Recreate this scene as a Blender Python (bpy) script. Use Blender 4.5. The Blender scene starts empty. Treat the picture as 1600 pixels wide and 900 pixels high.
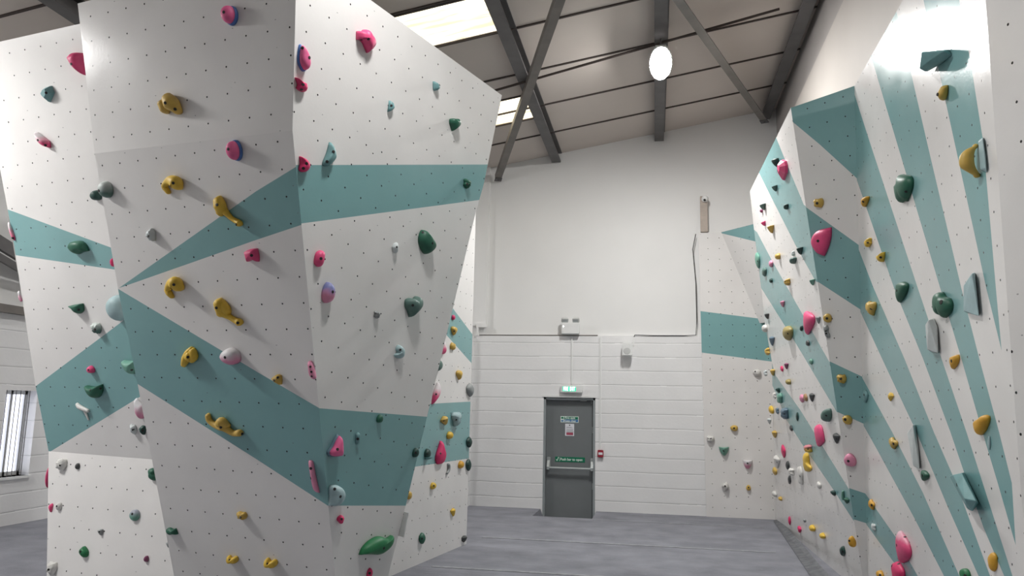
import bpy, bmesh, math, random
from mathutils import Vector, Matrix
from mathutils.bvhtree import BVHTree

sc = bpy.context.scene
C = sc.collection
V = Vector
FPX = 1200.0                       # focal length in pixels of the 1600x900 frame
EYE = V((0, 0, 1.6))               # photographer's eye above the mats (z = 0)

# ---------------------------------------------------------------- camera
def cam_axes(pitch, yaw, roll):
    f = V((math.sin(yaw)*math.cos(pitch), math.cos(yaw)*math.cos(pitch), math.sin(pitch)))
    r = V((math.cos(yaw), -math.sin(yaw), 0)); u = r.cross(f)
    return r*math.cos(roll)+u*math.sin(roll), u*math.cos(roll)-r*math.sin(roll), f
RT, UP, FW = cam_axes(*[math.radians(a) for a in (8.74, -10.61, 1.194)])
cd = bpy.data.cameras.new('camera'); cam = bpy.data.objects.new('camera', cd); C.objects.link(cam)
cd.sensor_width = 36; cd.lens = 36*FPX/1600; cd.clip_start = .05
cam.matrix_world = Matrix(((RT.x, UP.x, -FW.x, EYE.x), (RT.y, UP.y, -FW.y, EYE.y), (RT.z, UP.z, -FW.z, EYE.z), (0, 0, 0, 1)))
sc.camera = cam

# surveying helpers: sight lines of the photograph met with the planes of the room
def ray(x, y): return RT*((x-800)/FPX) + UP*((450-y)/FPX) + FW
def proj(p):
    v = p-EYE; z = v.dot(FW)
    return 800+FPX*v.dot(RT)/z, 450-FPX*v.dot(UP)/z
class Plane:
    def __init__(s, p, n):
        s.p = V(p); s.n = V(n).normalized()
        if s.n.dot(s.p-EYE) > 0: s.n = -s.n
        s.u = V((0, 0, 1)).cross(s.n)
        s.u = s.u.normalized() if s.u.length > 1e-4 else V((1, 0, 0))
        if abs(s.u.dot(RT)) > .02 and s.u.dot(RT) < 0: s.u = -s.u
        s.v = s.n.cross(s.u)
        if s.v.z < 0: s.v = -s.v
    def at(s, x, y, z=0.):
        d = ray(x, y); return EYE + d*((s.p+s.n*z-EYE).dot(s.n)/d.dot(s.n))
def plane3(a, b, c): return Plane(a, (V(b)-V(a)).cross(V(c)-V(a)))
def ext(p, q, z): return p+(q-p)*((z-p.z)/(q.z-p.z))
def zat(x, y, z=0): d = ray(x, y); return EYE+d*((z-EYE.z)/d.z)

# ---------------------------------------------------------------- tags
def tag(o, label=None, cat=None, group=None, kind=None):
    if label: o['label'] = label
    if cat: o['category'] = cat
    if group: o['group'] = group
    if kind: o['kind'] = kind
    return o
def empty(name, loc):
    o = bpy.data.objects.new(name, None); o.location = loc; C.objects.link(o); return o
def link(name, bm, mats, parent=None, smooth=False, mw=None):
    me = bpy.data.meshes.new(name); bm.to_mesh(me); bm.free()
    for m in (mats if isinstance(mats, (list, tuple)) else [mats]): me.materials.append(m)
    if smooth:
        for p in me.polygons: p.use_smooth = True
    o = bpy.data.objects.new(name, me); C.objects.link(o)
    if mw is not None: o.matrix_world = mw
    if parent is not None:
        o.parent = parent
        o.matrix_parent_inverse = parent.matrix_basis.inverted()
    return o

# ---------------------------------------------------------------- materials
def principled(name, col, rough=.55, metal=0., emit=None, estr=0.):
    m = bpy.data.materials.new(name); m.use_nodes = True
    b = m.node_tree.nodes['Principled BSDF']
    b.inputs['Base Color'].default_value = (*col, 1); b.inputs['Roughness'].default_value = rough
    b.inputs['Metallic'].default_value = metal
    if emit: b.inputs['Emission Color'].default_value = (*emit, 1); b.inputs['Emission Strength'].default_value = estr
    return m, m.node_tree.nodes, m.node_tree.links, b
def noise(N, L, scale, detail=3, coord='Object', vec=None):
    t = N.new('ShaderNodeTexNoise'); t.inputs['Scale'].default_value = scale; t.inputs['Detail'].default_value = detail
    if vec is None:
        tc = N.new('ShaderNodeTexCoord'); vec = tc.outputs[coord]
    L.new(vec, t.inputs['Vector']); return t.outputs['Fac']
def ramp(N, L, fac, stops):
    r = N.new('ShaderNodeValToRGB'); e = r.color_ramp.elements
    for i, (p, c) in enumerate(stops):
        k = e[i] if i < 2 else e.new(p)
        k.position = p; k.color = (*c, 1)
    L.new(fac, r.inputs['Fac']); return r.outputs['Color']
def math_(N, L, op, a, b=None):
    m = N.new('ShaderNodeMath'); m.operation = op
    for i, x in enumerate((a, b)):
        if x is None: continue
        if isinstance(x, (int, float)): m.inputs[i].default_value = x
        else: L.new(x, m.inputs[i])
    return m.outputs[0]
def mixc(N, L, fac, a, b):
    m = N.new('ShaderNodeMix'); m.data_type = 'RGBA'
    for i, x in ((0, fac), (6, a), (7, b)):
        if isinstance(x, tuple): m.inputs[i].default_value = (*x, 1)
        elif isinstance(x, (int, float)): m.inputs[i].default_value = x
        else: L.new(x, m.inputs[i])
    return m.outputs[2]
def bump(N, L, b, h, strength=.2, dist=.01):
    n = N.new('ShaderNodeBump'); n.inputs['Strength'].default_value = strength; n.inputs['Distance'].default_value = dist
    L.new(h, n.inputs['Height']); L.new(n.outputs[0], b.inputs['Normal'])
def shade(c, f): return tuple(min(1, x*f) for x in c)

def mat_plain(name, col, rough=.55, metal=0., var=.10, scale=9., bmp=0.):
    m, N, L, b = principled(name, col, rough, metal)
    f = noise(N, L, scale)
    L.new(ramp(N, L, f, [(.3, shade(col, 1-var)), (.7, shade(col, 1+var))]), b.inputs['Base Color'])
    if bmp: bump(N, L, b, noise(N, L, 60.), bmp, .004)
    return m
def mat_board(name, col, rough=.22):
    """painted plywood drilled with a square grid of T-nut holes (one per UV unit) and odd small screw holes"""
    m, N, L, b = principled(name, col, rough)
    uv = N.new('ShaderNodeUVMap').outputs[0]
    def dots(vec, rad):
        ad = N.new('ShaderNodeVectorMath'); ad.operation = 'ADD'; L.new(vec, ad.inputs[0]); ad.inputs[1].default_value = (.5, .5, 0)
        fr = N.new('ShaderNodeVectorMath'); fr.operation = 'FRACTION'; L.new(ad.outputs[0], fr.inputs[0])
        sb = N.new('ShaderNodeVectorMath'); sb.operation = 'SUBTRACT'; L.new(fr.outputs[0], sb.inputs[0]); sb.inputs[1].default_value = (.5, .5, 0)
        ln = N.new('ShaderNodeVectorMath'); ln.operation = 'LENGTH'; L.new(sb.outputs[0], ln.inputs[0])
        return math_(N, L, 'LESS_THAN', ln.outputs['Value'], rad)
    d1 = dots(uv, .036)
    mp = N.new('ShaderNodeMapping'); L.new(uv, mp.inputs[0]); mp.inputs['Location'].default_value = (.31, .37, 0); mp.inputs['Scale'].default_value = (.5, 1.0, 1)
    wn = noise(N, L, 1.1, 2, vec=uv)
    d2 = math_(N, L, 'MULTIPLY', dots(mp.outputs[0], .018), math_(N, L, 'GREATER_THAN', wn, .56))
    f = noise(N, L, 2.2, 5)
    base = ramp(N, L, f, [(.3, shade(col, .95)), (.75, shade(col, 1.03))])
    sm = noise(N, L, 7., 6, vec=uv)
    base = mixc(N, L, math_(N, L, 'MULTIPLY', math_(N, L, 'GREATER_THAN', sm, .74), .25), base, (.42, .42, .42))
    base = mixc(N, L, math_(N, L, 'MULTIPLY', d2, .6), base, (.12, .12, .12))
    L.new(mixc(N, L, d1, base, (.012, .012, .014)), b.inputs['Base Color'])
    L.new(math_(N, L, 'ADD', math_(N, L, 'MULTIPLY', noise(N, L, 5., 4), .12), rough-.06), b.inputs['Roughness'])
    bump(N, L, b, noise(N, L, 55., 3), .10, .004)
    return m
def mat_block(name, col):
    """painted blockwork: 225 mm courses with shallow joints"""
    m, N, L, b = principled(name, col, .6)
    tc = N.new('ShaderNodeTexCoord'); sp = N.new('ShaderNodeSeparateXYZ'); L.new(tc.outputs['Object'], sp.inputs[0])
    wob = math_(N, L, 'MULTIPLY', math_(N, L, 'SUBTRACT', noise(N, L, 1.3, 3), .5), .03)
    z = math_(N, L, 'ADD', sp.outputs[2], wob)
    fz = math_(N, L, 'FRACT', math_(N, L, 'DIVIDE', math_(N, L, 'SUBTRACT', z, .161-.1125-2.25), .225))
    dz = math_(N, L, 'ABSOLUTE', math_(N, L, 'SUBTRACT', fz, .5))
    j = math_(N, L, 'LESS_THAN', dz, .022)
    br = noise(N, L, 2.3, 2)
    j = math_(N, L, 'MULTIPLY', j, math_(N, L, 'GREATER_THAN', br, .40))
    h = math_(N, L, 'MULTIPLY', math_(N, L, 'MINIMUM', dz, .06), 16.)
    base = ramp(N, L, noise(N, L, 1.7, 4), [(.3, shade(col, .96)), (.7, shade(col, 1.03))])
    L.new(mixc(N, L, math_(N, L, 'MULTIPLY', j, .32), base, (.30, .30, .31)), b.inputs['Base Color'])
    hh = math_(N, L, 'ADD', h, math_(N, L, 'MULTIPLY', noise(N, L, 30., 4), .25))
    bump(N, L, b, hh, .35, .012)
    return m
def mat_mat(name, col):
    """short grey carpet skin over foam mats"""
    m, N, L, b = principled(name, col, .95)
    f = noise(N, L, 2.5, 6); g = noise(N, L, 90., 2)
    c1 = ramp(N, L, f, [(.3, shade(col, .82)), (.72, shade(col, 1.22))])
    c = mixc(N, L, math_(N, L, 'MULTIPLY', math_(N, L, 'GREATER_THAN', noise(N, L, 26., 4), .66), .25), c1, shade(col, 1.7))
    L.new(c, b.inputs['Base Color'])
    tc = N.new('ShaderNodeTexCoord'); mp = N.new('ShaderNodeMapping'); L.new(tc.outputs['Object'], mp.inputs[0]); mp.inputs['Scale'].default_value = (.8, 3.2, 1)
    w = noise(N, L, 2.0, 4, vec=mp.outputs[0])
    bump(N, L, b, math_(N, L, 'ADD', math_(N, L, 'MULTIPLY', w, 2.2), math_(N, L, 'MULTIPLY', g, .25)), .55, .03)
    return m
def mat_hold(name, col, rough=.5, second=None, spread=.12, lo=.3, hi=.7):
    """cast resin; `second` is the other colour of a two-colour pour"""
    m, N, L, b = principled(name, col, rough)
    f = noise(N, L, 14., 5)
    c = ramp(N, L, f, [(.28, shade(col, 1-spread)), (.72, shade(col, 1+spread))])
    if second:
        tc = N.new('ShaderNodeTexCoord'); sp = N.new('ShaderNodeSeparateXYZ'); L.new(tc.outputs['Generated'], sp.inputs[0])
        w = math_(N, L, 'ADD', sp.outputs[1], math_(N, L, 'MULTIPLY', math_(N, L, 'SUBTRACT', noise(N, L, 9., 3), .5), .7))
        r = N.new('ShaderNodeMapRange'); L.new(w, r.inputs[0]); r.inputs[1].default_value = lo; r.inputs[2].default_value = hi
        c = mixc(N, L, r.outputs[0], c, second)
    L.new(c, b.inputs['Base Color'])
    bump(N, L, b, noise(N, L, 220., 2), .12, .002)
    return m

WHITE = (.78, .765, .75); TEAL = (.205, .395, .402)
M = {}
M['white'] = mat_board('board_white', WHITE); M['teal'] = mat_board('board_teal', TEAL)
M['rim'] = mat_plain('board_edge_white', (.72, .71, .69), .5)
M['ply'] = mat_plain('plywood', (.50, .38, .24), .7)
M['plaster'] = mat_plain('plaster_white', (.80, .80, .79), .7, 0, .02, 1.2)
M['sheet'] = mat_plain('wall_sheet_beige', (.53, .495, .46), .6, 0, .04, 1.0)
M['sheetgrey'] = mat_plain('wall_sheet_grey', (.40, .375, .36), .6, 0, .04, 1.0)
M['block'] = mat_block('block_white', (.80, .80, .80))
M['mat'] = mat_mat('mat_grey', (.215, .22, .25)); M['seam'] = mat_plain('mat_seam', (.29, .30, .32), .9, 0, .2, 12)
M['ceiling'] = mat_plain('ceiling_sheet', (.62, .56, .51), .75, 0, .05, .8)
M['joint'] = mat_plain('joint_dark', (.06, .045, .04), .7)
M['steel'] = mat_plain('steel_grey', (.105, .10, .10), .5, .0, .15, 5)
M['brace'] = mat_plain('steel_brown_grey', (.16, .145, .13), .5, 0, .12, 5)
M['door'] = mat_plain('door_grey', (.165, .18, .185), .5, 0, .06, 2)
M['doorframe'] = mat_plain('frame_grey', (.30, .33, .34), .5, 0, .05, 4)
M['alu'] = mat_plain('aluminium', (.42, .45, .45), .4, .3, .05)
M['plastic'] = mat_plain('white_plastic', (.78, .79, .78), .35, 0, .02)
M['greyplastic'] = mat_plain('grey_plastic', (.55, .56, .55), .45, 0, .05)
M['black'] = mat_plain('black_rubber', (.02, .02, .02), .5)
M['red'] = mat_plain('red_plastic', (.32, .02, .04), .4)
M['timber'] = mat_plain('timber_grey_brown', (.44, .38, .33), .7, 0, .08, 14)
M['signgreen'] = mat_plain('sign_green', (.0, .16, .08), .5, 0, .05)
M['signblue'] = mat_plain('sign_blue', (.03, .15, .38), .5, 0, .05)
M['signwhite'] = mat_plain('sign_white', (.72, .82, .76), .5, 0, .02)
M['paper'] = mat_plain('paper_white', (.74, .75, .79), .6, 0, .02)
M['ink'] = mat_plain('ink_grey', (.10, .10, .13), .6); M['inkred'] = mat_plain('ink_red', (.36, .06, .10), .6)
M['exitgreen'] = principled('exit_green_lit', (.0, .35, .17), .4, 0, (.02, .75, .42), 1.0)[0]
M['exitwhite'] = principled('exit_white_lit', (.8, .9, .85), .4, 0, (.75, 1.0, .88), 1.3)[0]
M['bolt'] = mat_plain('bolt_hole_black', (.012, .011, .011), .5)
M['lamp'] = principled('lamp_diffuser', (1, 1, 1), .4, 0, (1.0, .985, .965), 330.)[0]
M['lamp_near'] = principled('lamp_diffuser_b', (1, 1, 1), .4, 0, (1.0, .985, .965), 160.)[0]; M['lamp_back'] = principled('lamp_diffuser_d', (1, 1, 1), .4, 0, (1.0, .985, .965), 130.)[0]; M['lamp_left'] = principled('lamp_diffuser_c', (1, 1, 1), .4, 0, (1.0, .985, .965), 340.)[0]
M['led'] = principled('led_lit', (.9, .9, .9), .4, 0, (1, 1, 1), 2.)[0]

def mat_sky():
    """rooflight sheet glowing with daylight, streaked with dirt"""
    m, N, L, b = principled('rooflight_glow', (.8, .75, .6), .5)
    tc = N.new('ShaderNodeTexCoord'); mp = N.new('ShaderNodeMapping'); L.new(tc.outputs['Object'], mp.inputs[0]); mp.inputs['Scale'].default_value = (1.0, 7., 1)
    f = noise(N, L, 1.6, 5, vec=mp.outputs[0])
    c = ramp(N, L, f, [(.38, (.50, .42, .27)), (.62, (1.0, .93, .76))])
    L.new(c, b.inputs['Emission Color']); b.inputs['Emission Strength'].default_value = 1.6
    return m
M['rooflight'] = mat_sky()
def mat_window():
    m, N, L, b = principled('window_pane_daylight', (.7, .72, .78), .12)
    b.inputs['Emission Color'].default_value = (.78, .80, .92, 1); b.inputs['Emission Strength'].default_value = 1.7
    return m
M['pane'] = mat_window()

COL = dict(pink=(.78, .075, .22), hot=(.72, .03, .15), rose=(.74, .28, .42), palepink=(.78, .46, .55), yellow=(.76, .50, .055), ochre=(.62, .41, .085), olive=(.36, .29, .10),
           orange=(.68, .36, .03), green=(.022, .125, .075), bright=(.015, .17, .06), dark=(.012, .055, .045), sage=(.10, .185, .16), tealhold=(.17, .34, .35), paleteal=(.36, .50, .52),
           mint=(.16, .36, .28), grey=(.30, .32, .32), palegrey=(.64, .69, .69), white=(.72, .71, .68), charcoal=(.06, .065, .065), blue=(.075, .17, .45), cap=(.80, .14, .32), steelblue=(.13, .20, .26), brown=(.38, .22, .10), plum=(.22, .05, .12))
HM = {k: mat_hold('resin_'+k, c) for k, c in COL.items()}
HM['pinkwhite'] = mat_hold('resin_pink_white', COL['pink'], .45, (.80, .74, .76))
HM['pinktip'] = mat_hold('resin_pink_pale_tip', COL['pink'], .45, (.80, .50, .58), lo=.72, hi=1.05)
HM['pinklilac'] = mat_hold('resin_pink_lilac', COL['pink'], .45, (.55, .58, .70))
HM['whitepink'] = mat_hold('resin_white_pink', COL['rose'], .45, (.80, .78, .80))
HM['greenwhite'] = mat_hold('resin_green_white', COL['sage'], .5, (.62, .68, .65))
HM['tealgrey'] = mat_hold('resin_teal_grey', COL['mint'], .5, (.34, .36, .42))
HM['yellowpink'] = mat_hold('resin_yellow_pink', COL['yellow'], .5, (.62, .22, .25))
HM['purplepink'] = mat_hold('resin_pink_blue', COL['rose'], .45, (.20, .22, .45))

# ---------------------------------------------------------------- basic shapes
def box(bm, x0, x1, y0, y1, z0, z1, mi=0, bev=0.):
    vs = [bm.verts.new((x, y, z)) for x in (x0, x1) for y in (y0, y1) for z in (z0, z1)]
    fs = [bm.faces.new([vs[i] for i in q]) for q in ((0, 1, 3, 2), (4, 6, 7, 5), (0, 4, 5, 1), (2, 3, 7, 6), (0, 2, 6, 4), (1, 5, 7, 3))]
    for f in fs: f.material_index = mi
    if bev:
        es = {e for f in fs for e in f.edges}
        bmesh.ops.bevel(bm, geom=list(es), offset=bev, segments=2, affect='EDGES')
    return fs
def bar(bm, a, b, w, h, up=V((0, 0, 1)), mi=0):
    a, b = V(a), V(b); d = (b-a).normalized(); s = d.cross(up).normalized(); t = s.cross(d)
    vs = [bm.verts.new(p+s*(i*w/2)+t*(j*h/2)) for p in (a, b) for i, j in ((-1, -1), (1, -1), (1, 1), (-1, 1))]
    for q in ((3, 2, 1, 0), (4, 5, 6, 7), (0, 1, 5, 4), (1, 2, 6, 5), (2, 3, 7, 6), (3, 0, 4, 7)):
        bm.faces.new([vs[i] for i in q]).material_index = mi
def tube(bm, pts, r, n=8, mi=0):
    pts = [V(p) for p in pts]; rings = []
    for i, p in enumerate(pts):
        d = (pts[min(i+1, len(pts)-1)]-pts[max(i-1, 0)]).normalized()
        s = d.cross(V((0, 0, 1)) if abs(d.z) < .9 else V((0, 1, 0))).normalized(); t = s.cross(d)
        rings.append([bm.verts.new(p+(s*math.cos(2*math.pi*k/n)+t*math.sin(2*math.pi*k/n))*r) for k in range(n)])
    for a, b in zip(rings, rings[1:]):
        for k in range(n): bm.faces.new((a[k], a[(k+1) % n], b[(k+1) % n], b[k])).material_index = mi
    bm.faces.new(rings[0][::-1]).material_index = mi; bm.faces.new(rings[-1]).material_index = mi
def lathe(bm, centre, axis, prof, n=20, mi=0):
    """profile of (radius, height) turned about axis"""
    axis = V(axis).normalized(); s = axis.orthogonal().normalized(); t = axis.cross(s); rings = []
    for r, h in prof:
        rings.append([bm.verts.new(V(centre)+axis*h+(s*math.cos(2*math.pi*k/n)+t*math.sin(2*math.pi*k/n))*max(r, 1e-4)) for k in range(n)])
    for a, b in zip(rings, rings[1:]):
        for k in range(n): bm.faces.new((a[k], a[(k+1) % n], b[(k+1) % n], b[k])).material_index = mi
    bm.faces.new(rings[0][::-1]).material_index = mi; bm.faces.new(rings[-1]).material_index = mi
NEW = bmesh.new

# ---------------------------------------------------------------- painted climbing panels
def inpoly(p, poly):
    c = False; j = len(poly)-1
    for i in range(len(poly)):
        xi, yi = poly[i]; xj, yj = poly[j]
        if (yi > p[1]) != (yj > p[1]) and p[0] < (xj-xi)*(p[1]-yi)/(yj-yi)+xi: c = not c
        j = i
    return c
def panel(name, pl, pts, teal, grid, parent, thick=.02, label=None):
    """flat drilled plywood panel. pts: corners (3-D); teal: painted areas (pixel outlines on the panel's plane);
    grid: (origin, step_a, step_b) of the T-nut holes"""
    bm = NEW()
    to2 = lambda P: ((P-pl.p).dot(pl.u), (P-pl.p).dot(pl.v))
    vs = [bm.verts.new(pl.p+pl.u*a+pl.v*b) for a, b in map(to2, pts)]
    f = bm.faces.new(vs); f.normal_update()
    if f.normal.dot(pl.n) < 0: f.normal_flip()
    polys = []
    for t in teal:
        P3 = [pl.at(*q) for q in t]; polys.append([to2(P) for P in P3])
        for a, b in zip(P3, P3[1:]+P3[:1]):
            d = b-a
            if d.length < 1e-5: continue
            bmesh.ops.bisect_plane(bm, geom=bm.verts[:]+bm.edges[:]+bm.faces[:], plane_co=a, plane_no=d.cross(pl.n).normalized(), dist=1e-6)
    o, a, b = [V(x) for x in grid]
    aa, ab, bb = a.dot(a), a.dot(b), b.dot(b); det = aa*bb-ab*ab
    uv = bm.loops.layers.uv.new('UVMap')
    front = bm.faces[:]
    for f in front:
        f.normal_update()
        c = to2(f.calc_center_median())
        # a point well inside even a concave piece
        tri = f.verts[:3]
        f.material_index = 1 if any(inpoly(c, q) for q in polys) else 0
    ret = bmesh.ops.extrude_face_region(bm, geom=front)
    nv = [g for g in ret['geom'] if isinstance(g, bmesh.types.BMVert)]
    nf = [g for g in ret['geom'] if isinstance(g, bmesh.types.BMFace)]
    # extruded copy stays in front, the originals become the back
    for v in bm.verts:
        if v not in set(nv): pass
    nvs = set(nv)
    for v in bm.verts:
        if v not in nvs: v.co -= pl.n*thick
    nfs = set(nf)
    for f in bm.faces:
        if f not in nfs: f.material_index = 2
        for l in f.loops:
            d = l.vert.co-o; da, db = d.dot(a), d.dot(b)
            l[uv].uv = ((da*bb-db*ab)/det, (db*aa-da*ab)/det)
    bmesh.ops.recalc_face_normals(bm, faces=bm.faces[:])
    ob = link(name, bm, [M['white'], M['teal'], M['rim']], parent)
    if label: ob['label'] = label
    return ob
def plain_panel(name, pts, parent, mat=None, thick=.02):
    bm = NEW(); pts = [V(p) for p in pts]
    vs = [bm.verts.new(p) for p in pts]; bm.faces.new(vs)
    n = (pts[1]-pts[0]).cross(pts[2]-pts[0]).normalized()
    bmesh.ops.solidify(bm, geom=bm.faces[:], thickness=thick)
    bmesh.ops.recalc_face_normals(bm, faces=bm.faces[:])
    return link(name, bm, mat or M['rim'], parent)

TOP = 4.42
YW = 12.45                          # face of the back wall
# surveyed planes (from the T-nut grids)
pBl0 = Plane((-3.910, 4.715, 3.255), (-.205, -.919, -.335))
pAm = Plane((-5.208, 5.315, 3.500), (-.180, -.922, -.342))
pAl0 = Plane((-4.792, 6.043, 1.005), (-.195, -.981, .007))
pLC0 = Plane((-2.155, 4.285, 4.119), (.944, -.315, -.098))
b_l = [pBl0.at(148, 240), pBl0.at(185, 455), pBl0.at(215, 600), pBl0.at(272, 900)]
b_r = [pBl0.at(457, 204), pBl0.at(513, 790)]
pLC = plane3(b_r[0], b_r[1], pLC0.at(783, 154))
pBl = pBl0
lc_t0 = pLC.at(462, 0)
pBu = plane3(b_l[0], b_r[0], lc_t0)
b_bot_l = ext(b_l[2], b_l[3], -.02); b_bot_r = ext(b_r[0], b_r[1], -.02)
bu_tl = ext(pBu.at(148, 240), pBu.at(122, 12), TOP); bu_tr = ext(b_r[0], lc_t0, TOP)
GB = ((-3.910, 4.715, 3.255), (.171, -.038, -.001), (.014, .0600, -.1655))
GBu = ((-3.959, 4.577, 4.316), (.171, -.036, -.002), (.003, .024, -.175))

tower = tag(empty('climbing_tower', (-3.6, 6.2, 0)), 'tall freestanding white climbing tower with broad teal bands and overhanging faces', 'climbing wall')
panel('lower_front_panel', pBl, [b_l[0], b_l[1], b_l[2], b_l[3], b_bot_l, b_bot_r, b_r[1], b_r[0]],
      [[(186, 450), (400, 299), (475, 253), (490, 345), (400, 375), (195, 447)],
       [(184, 451), (400, 580), (520, 650), (530, 800), (512, 790), (400, 717), (212, 598)]], GB, tower)
panel('upper_front_panel', pBu, [bu_tl, pBu.at(148, 240), b_r[0], bu_tr], [], GBu, tower)
# right-hand face
lc_tr = ext(pLC.at(742, 337), pLC.at(783, 154), TOP)
lc_r = [pLC.at(742, 337), pLC.at(667, 652), pLC.at(634, 790), pLC.at(622, 838)]
lc_br = ext(lc_r[2], lc_r[3], -.02)
seamL, seamR = b_r[0], pLC.at(756, 287)
GC1 = ((-2.155, 4.285, 4.119), (.056, .167, .001), (-.016, .006, -.176))
GC2 = ((-2.129, 5.014, 2.876), (.056, .164, -.031), (-.0305, -.022, -.172))
panel('upper_side_panel', pLC, [bu_tr, lc_tr, seamR, seamL],
      [[(440, 258), (790, 257), (790, 307), (472, 349), (440, 354)]], GC1, tower)
panel('lower_side_panel', pLC, [seamL, seamR, lc_r[0], lc_r[1], lc_r[2], lc_r[3], lc_br, b_bot_r, b_r[1]],
      [[(440, 258), (790, 257), (790, 307), (472, 349), (440, 354)], [(490, 637), (500, 638), (690, 653), (690, 790), (513, 790), (490, 790)]], GC2, tower)
# far-left face
a_x = -5.40
al_top = [pAm.at(76, 705), pAm.at(237, 718)]
pAl = plane3(al_top[0], al_top[1], pAl0.at(150, 900))
am_l = [pAm.at(5, 290), pAm.at(20, 370), pAm.at(55, 600), al_top[0]]
a_tl = ext(am_l[1], am_l[0], TOP)
a_in = pAm.at(330, 725)
a_tr = ext(pAm.at(330, 725), pAm.at(290, 400), TOP)
GA = ((-5.208, 5.315, 3.500), (.173, -.034, 0), (.011, .0595, -.165))
GAl = ((-4.792-.346, 6.043+.068, 1.005), (.173, -.034, 0), (0, -.001, -.176))
panel('overhang_panel', pAm, [a_tl, am_l[0], am_l[1], am_l[2], am_l[3], a_in, a_tr],
      [[(-10, 320), (6, 325), (171, 386), (300, 434), (300, 438), (178, 421), (19, 398), (-10, 393)],
       [(30, 621), (55, 604), (190, 503), (300, 421), (330, 560), (217, 621), (78, 706), (60, 717)]], GA, tower)
al_bl = ext(al_top[0], pAl.at(73, 900), -.02)
al_in = ext(a_in, a_in+V((0, 0, -1)), -.02)
panel('base_panel', pAl, [al_top[0], al_bl, pAl.p+(al_in-pAl.p)-pAl.n*(al_in-pAl.p).dot(pAl.n), a_in], [], GAl, tower)
# narrow rear face that runs back beside the door aisle
ld_a, ld_b = zat(720, 853.6), zat(611, 900)
dld = (ld_a-ld_b).normalized()
pLD = Plane(ld_a, (dld.y, -dld.x, 0))
ld_far = zat(730, 850)
nearY = lambda P, s: P+dld*s
ld0 = nearY(ld_b, -1.55); ld0.z = -.02; ld1 = ld_far.copy(); ld1.z = -.02
up = V((0, 0, TOP+.02))
panel('rear_side_panel', pLD, [ld0, ld1, ld1+up, ld0+up],
      [[(690, 455), (710, 485), (755, 545), (755, 588), (690, 515)], [(600, 631), (672, 631), (760, 626), (760, 710), (735, 716), (650, 729), (600, 740)]],
      (ld_far+V((0, -.06, .10)), dld*.176, (0, 0, -.176)), tower)
# hidden sides that close the tower
yb = ld1.y
plain_panel('left_side_panel', [a_tl+V((0, .02, 0)), am_l[2]+V((0, .02, 0)), am_l[3]+V((0, .02, 0)), al_bl+V((0, .02, 0)), V((al_bl.x, yb, -.02)), V((a_tl.x, yb, TOP))], tower)
plain_panel('back_panel', [V((al_bl.x, yb, -.02)), V((ld1.x-.03, yb, -.02)), V((ld1.x-.03, yb, TOP)), V((a_tl.x, yb, TOP))], tower, M['ply'])
def behind(P, pl): # foot of P pushed along +Y onto the far-left face
    return P+V((0, (pl.p-P).dot(pl.n)/pl.n.y, 0))
off = V((.012, .02, 0))
plain_panel('step_panel', [bu_tl+off, b_l[0]+off, behind(b_l[0], pAm)+off, behind(bu_tl, pAm)+off], tower)
plain_panel('step_panel', [b_l[0]+off, b_l[1]+off, b_l[2]+off, behind(b_l[2], pAm)+off, behind(b_l[0], pAm)+off], tower)
plain_panel('step_panel', [b_l[2]+off, b_bot_l+off, behind(b_bot_l, pAl)+off, behind(b_l[2], pAm)+off], tower)
bm = NEW()
for a, b in (((632, 800), (624.5, 838)),):
    bar(bm, pLC.at(*a)+V((.012, -.004, 0)), pLC.at(*b)+V((.012, -.004, 0)), .012, .05, up=pLC.n)
tag(link('joint_strip', bm, M['greyplastic'], tower), 'grey metal strip over the joint near the base')

# ---------------- right-hand board
pR1 = Plane((1.79, 7.2, 1.8), (-1, .02, -.02))
r1l = [pR1.at(1335, 140), pR1.at(1356, 905)]
pR20 = Plane((1.597, 7.069, 4.016), (-.626, -.776, -.079))
pR2 = plane3(r1l[0], r1l[1], pR20.at(1255, 320))
r2l = [pR2.at(1235.5, 168), pR2.at(1340, 850)]
pR3 = plane3(r2l[0], r2l[1], (1.745, 12.4, 0))
r3n = r2l
r3f = [pR3.at(*q) for q in ((1172, 301), (1178, 358), (1190, 455), (1195, 505), (1206, 565), (1209, 700), (1210, 812))]
def setz(P, pl, z):
    d = pl.v; return P+d*((z-P.z)/d.z)
r2b = ext(r2l[0], r2l[1], -.02); r1_top0 = ext(r1l[1], r1l[0], TOP); r2tl = ext(r2l[1], r2l[0], TOP); r3tn = r2tl; r3tf = setz(r3f[0], pR3, TOP)
right = tag(empty('climbing_board', (1.8, 7, 0)), 'long right-hand climbing board painted with fanned teal stripes and a jutting wedge', 'climbing wall')
r1edge = [pR1.at(1540, 0), pR1.at(1602, 860)]
r1b_n = ext(r1edge[-2], r1edge[-1], -.02); r1b_f = ext(r1l[0], r1l[1], -.02)
r1e_top = ext(r1edge[1], r1edge[0], TOP)
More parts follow.
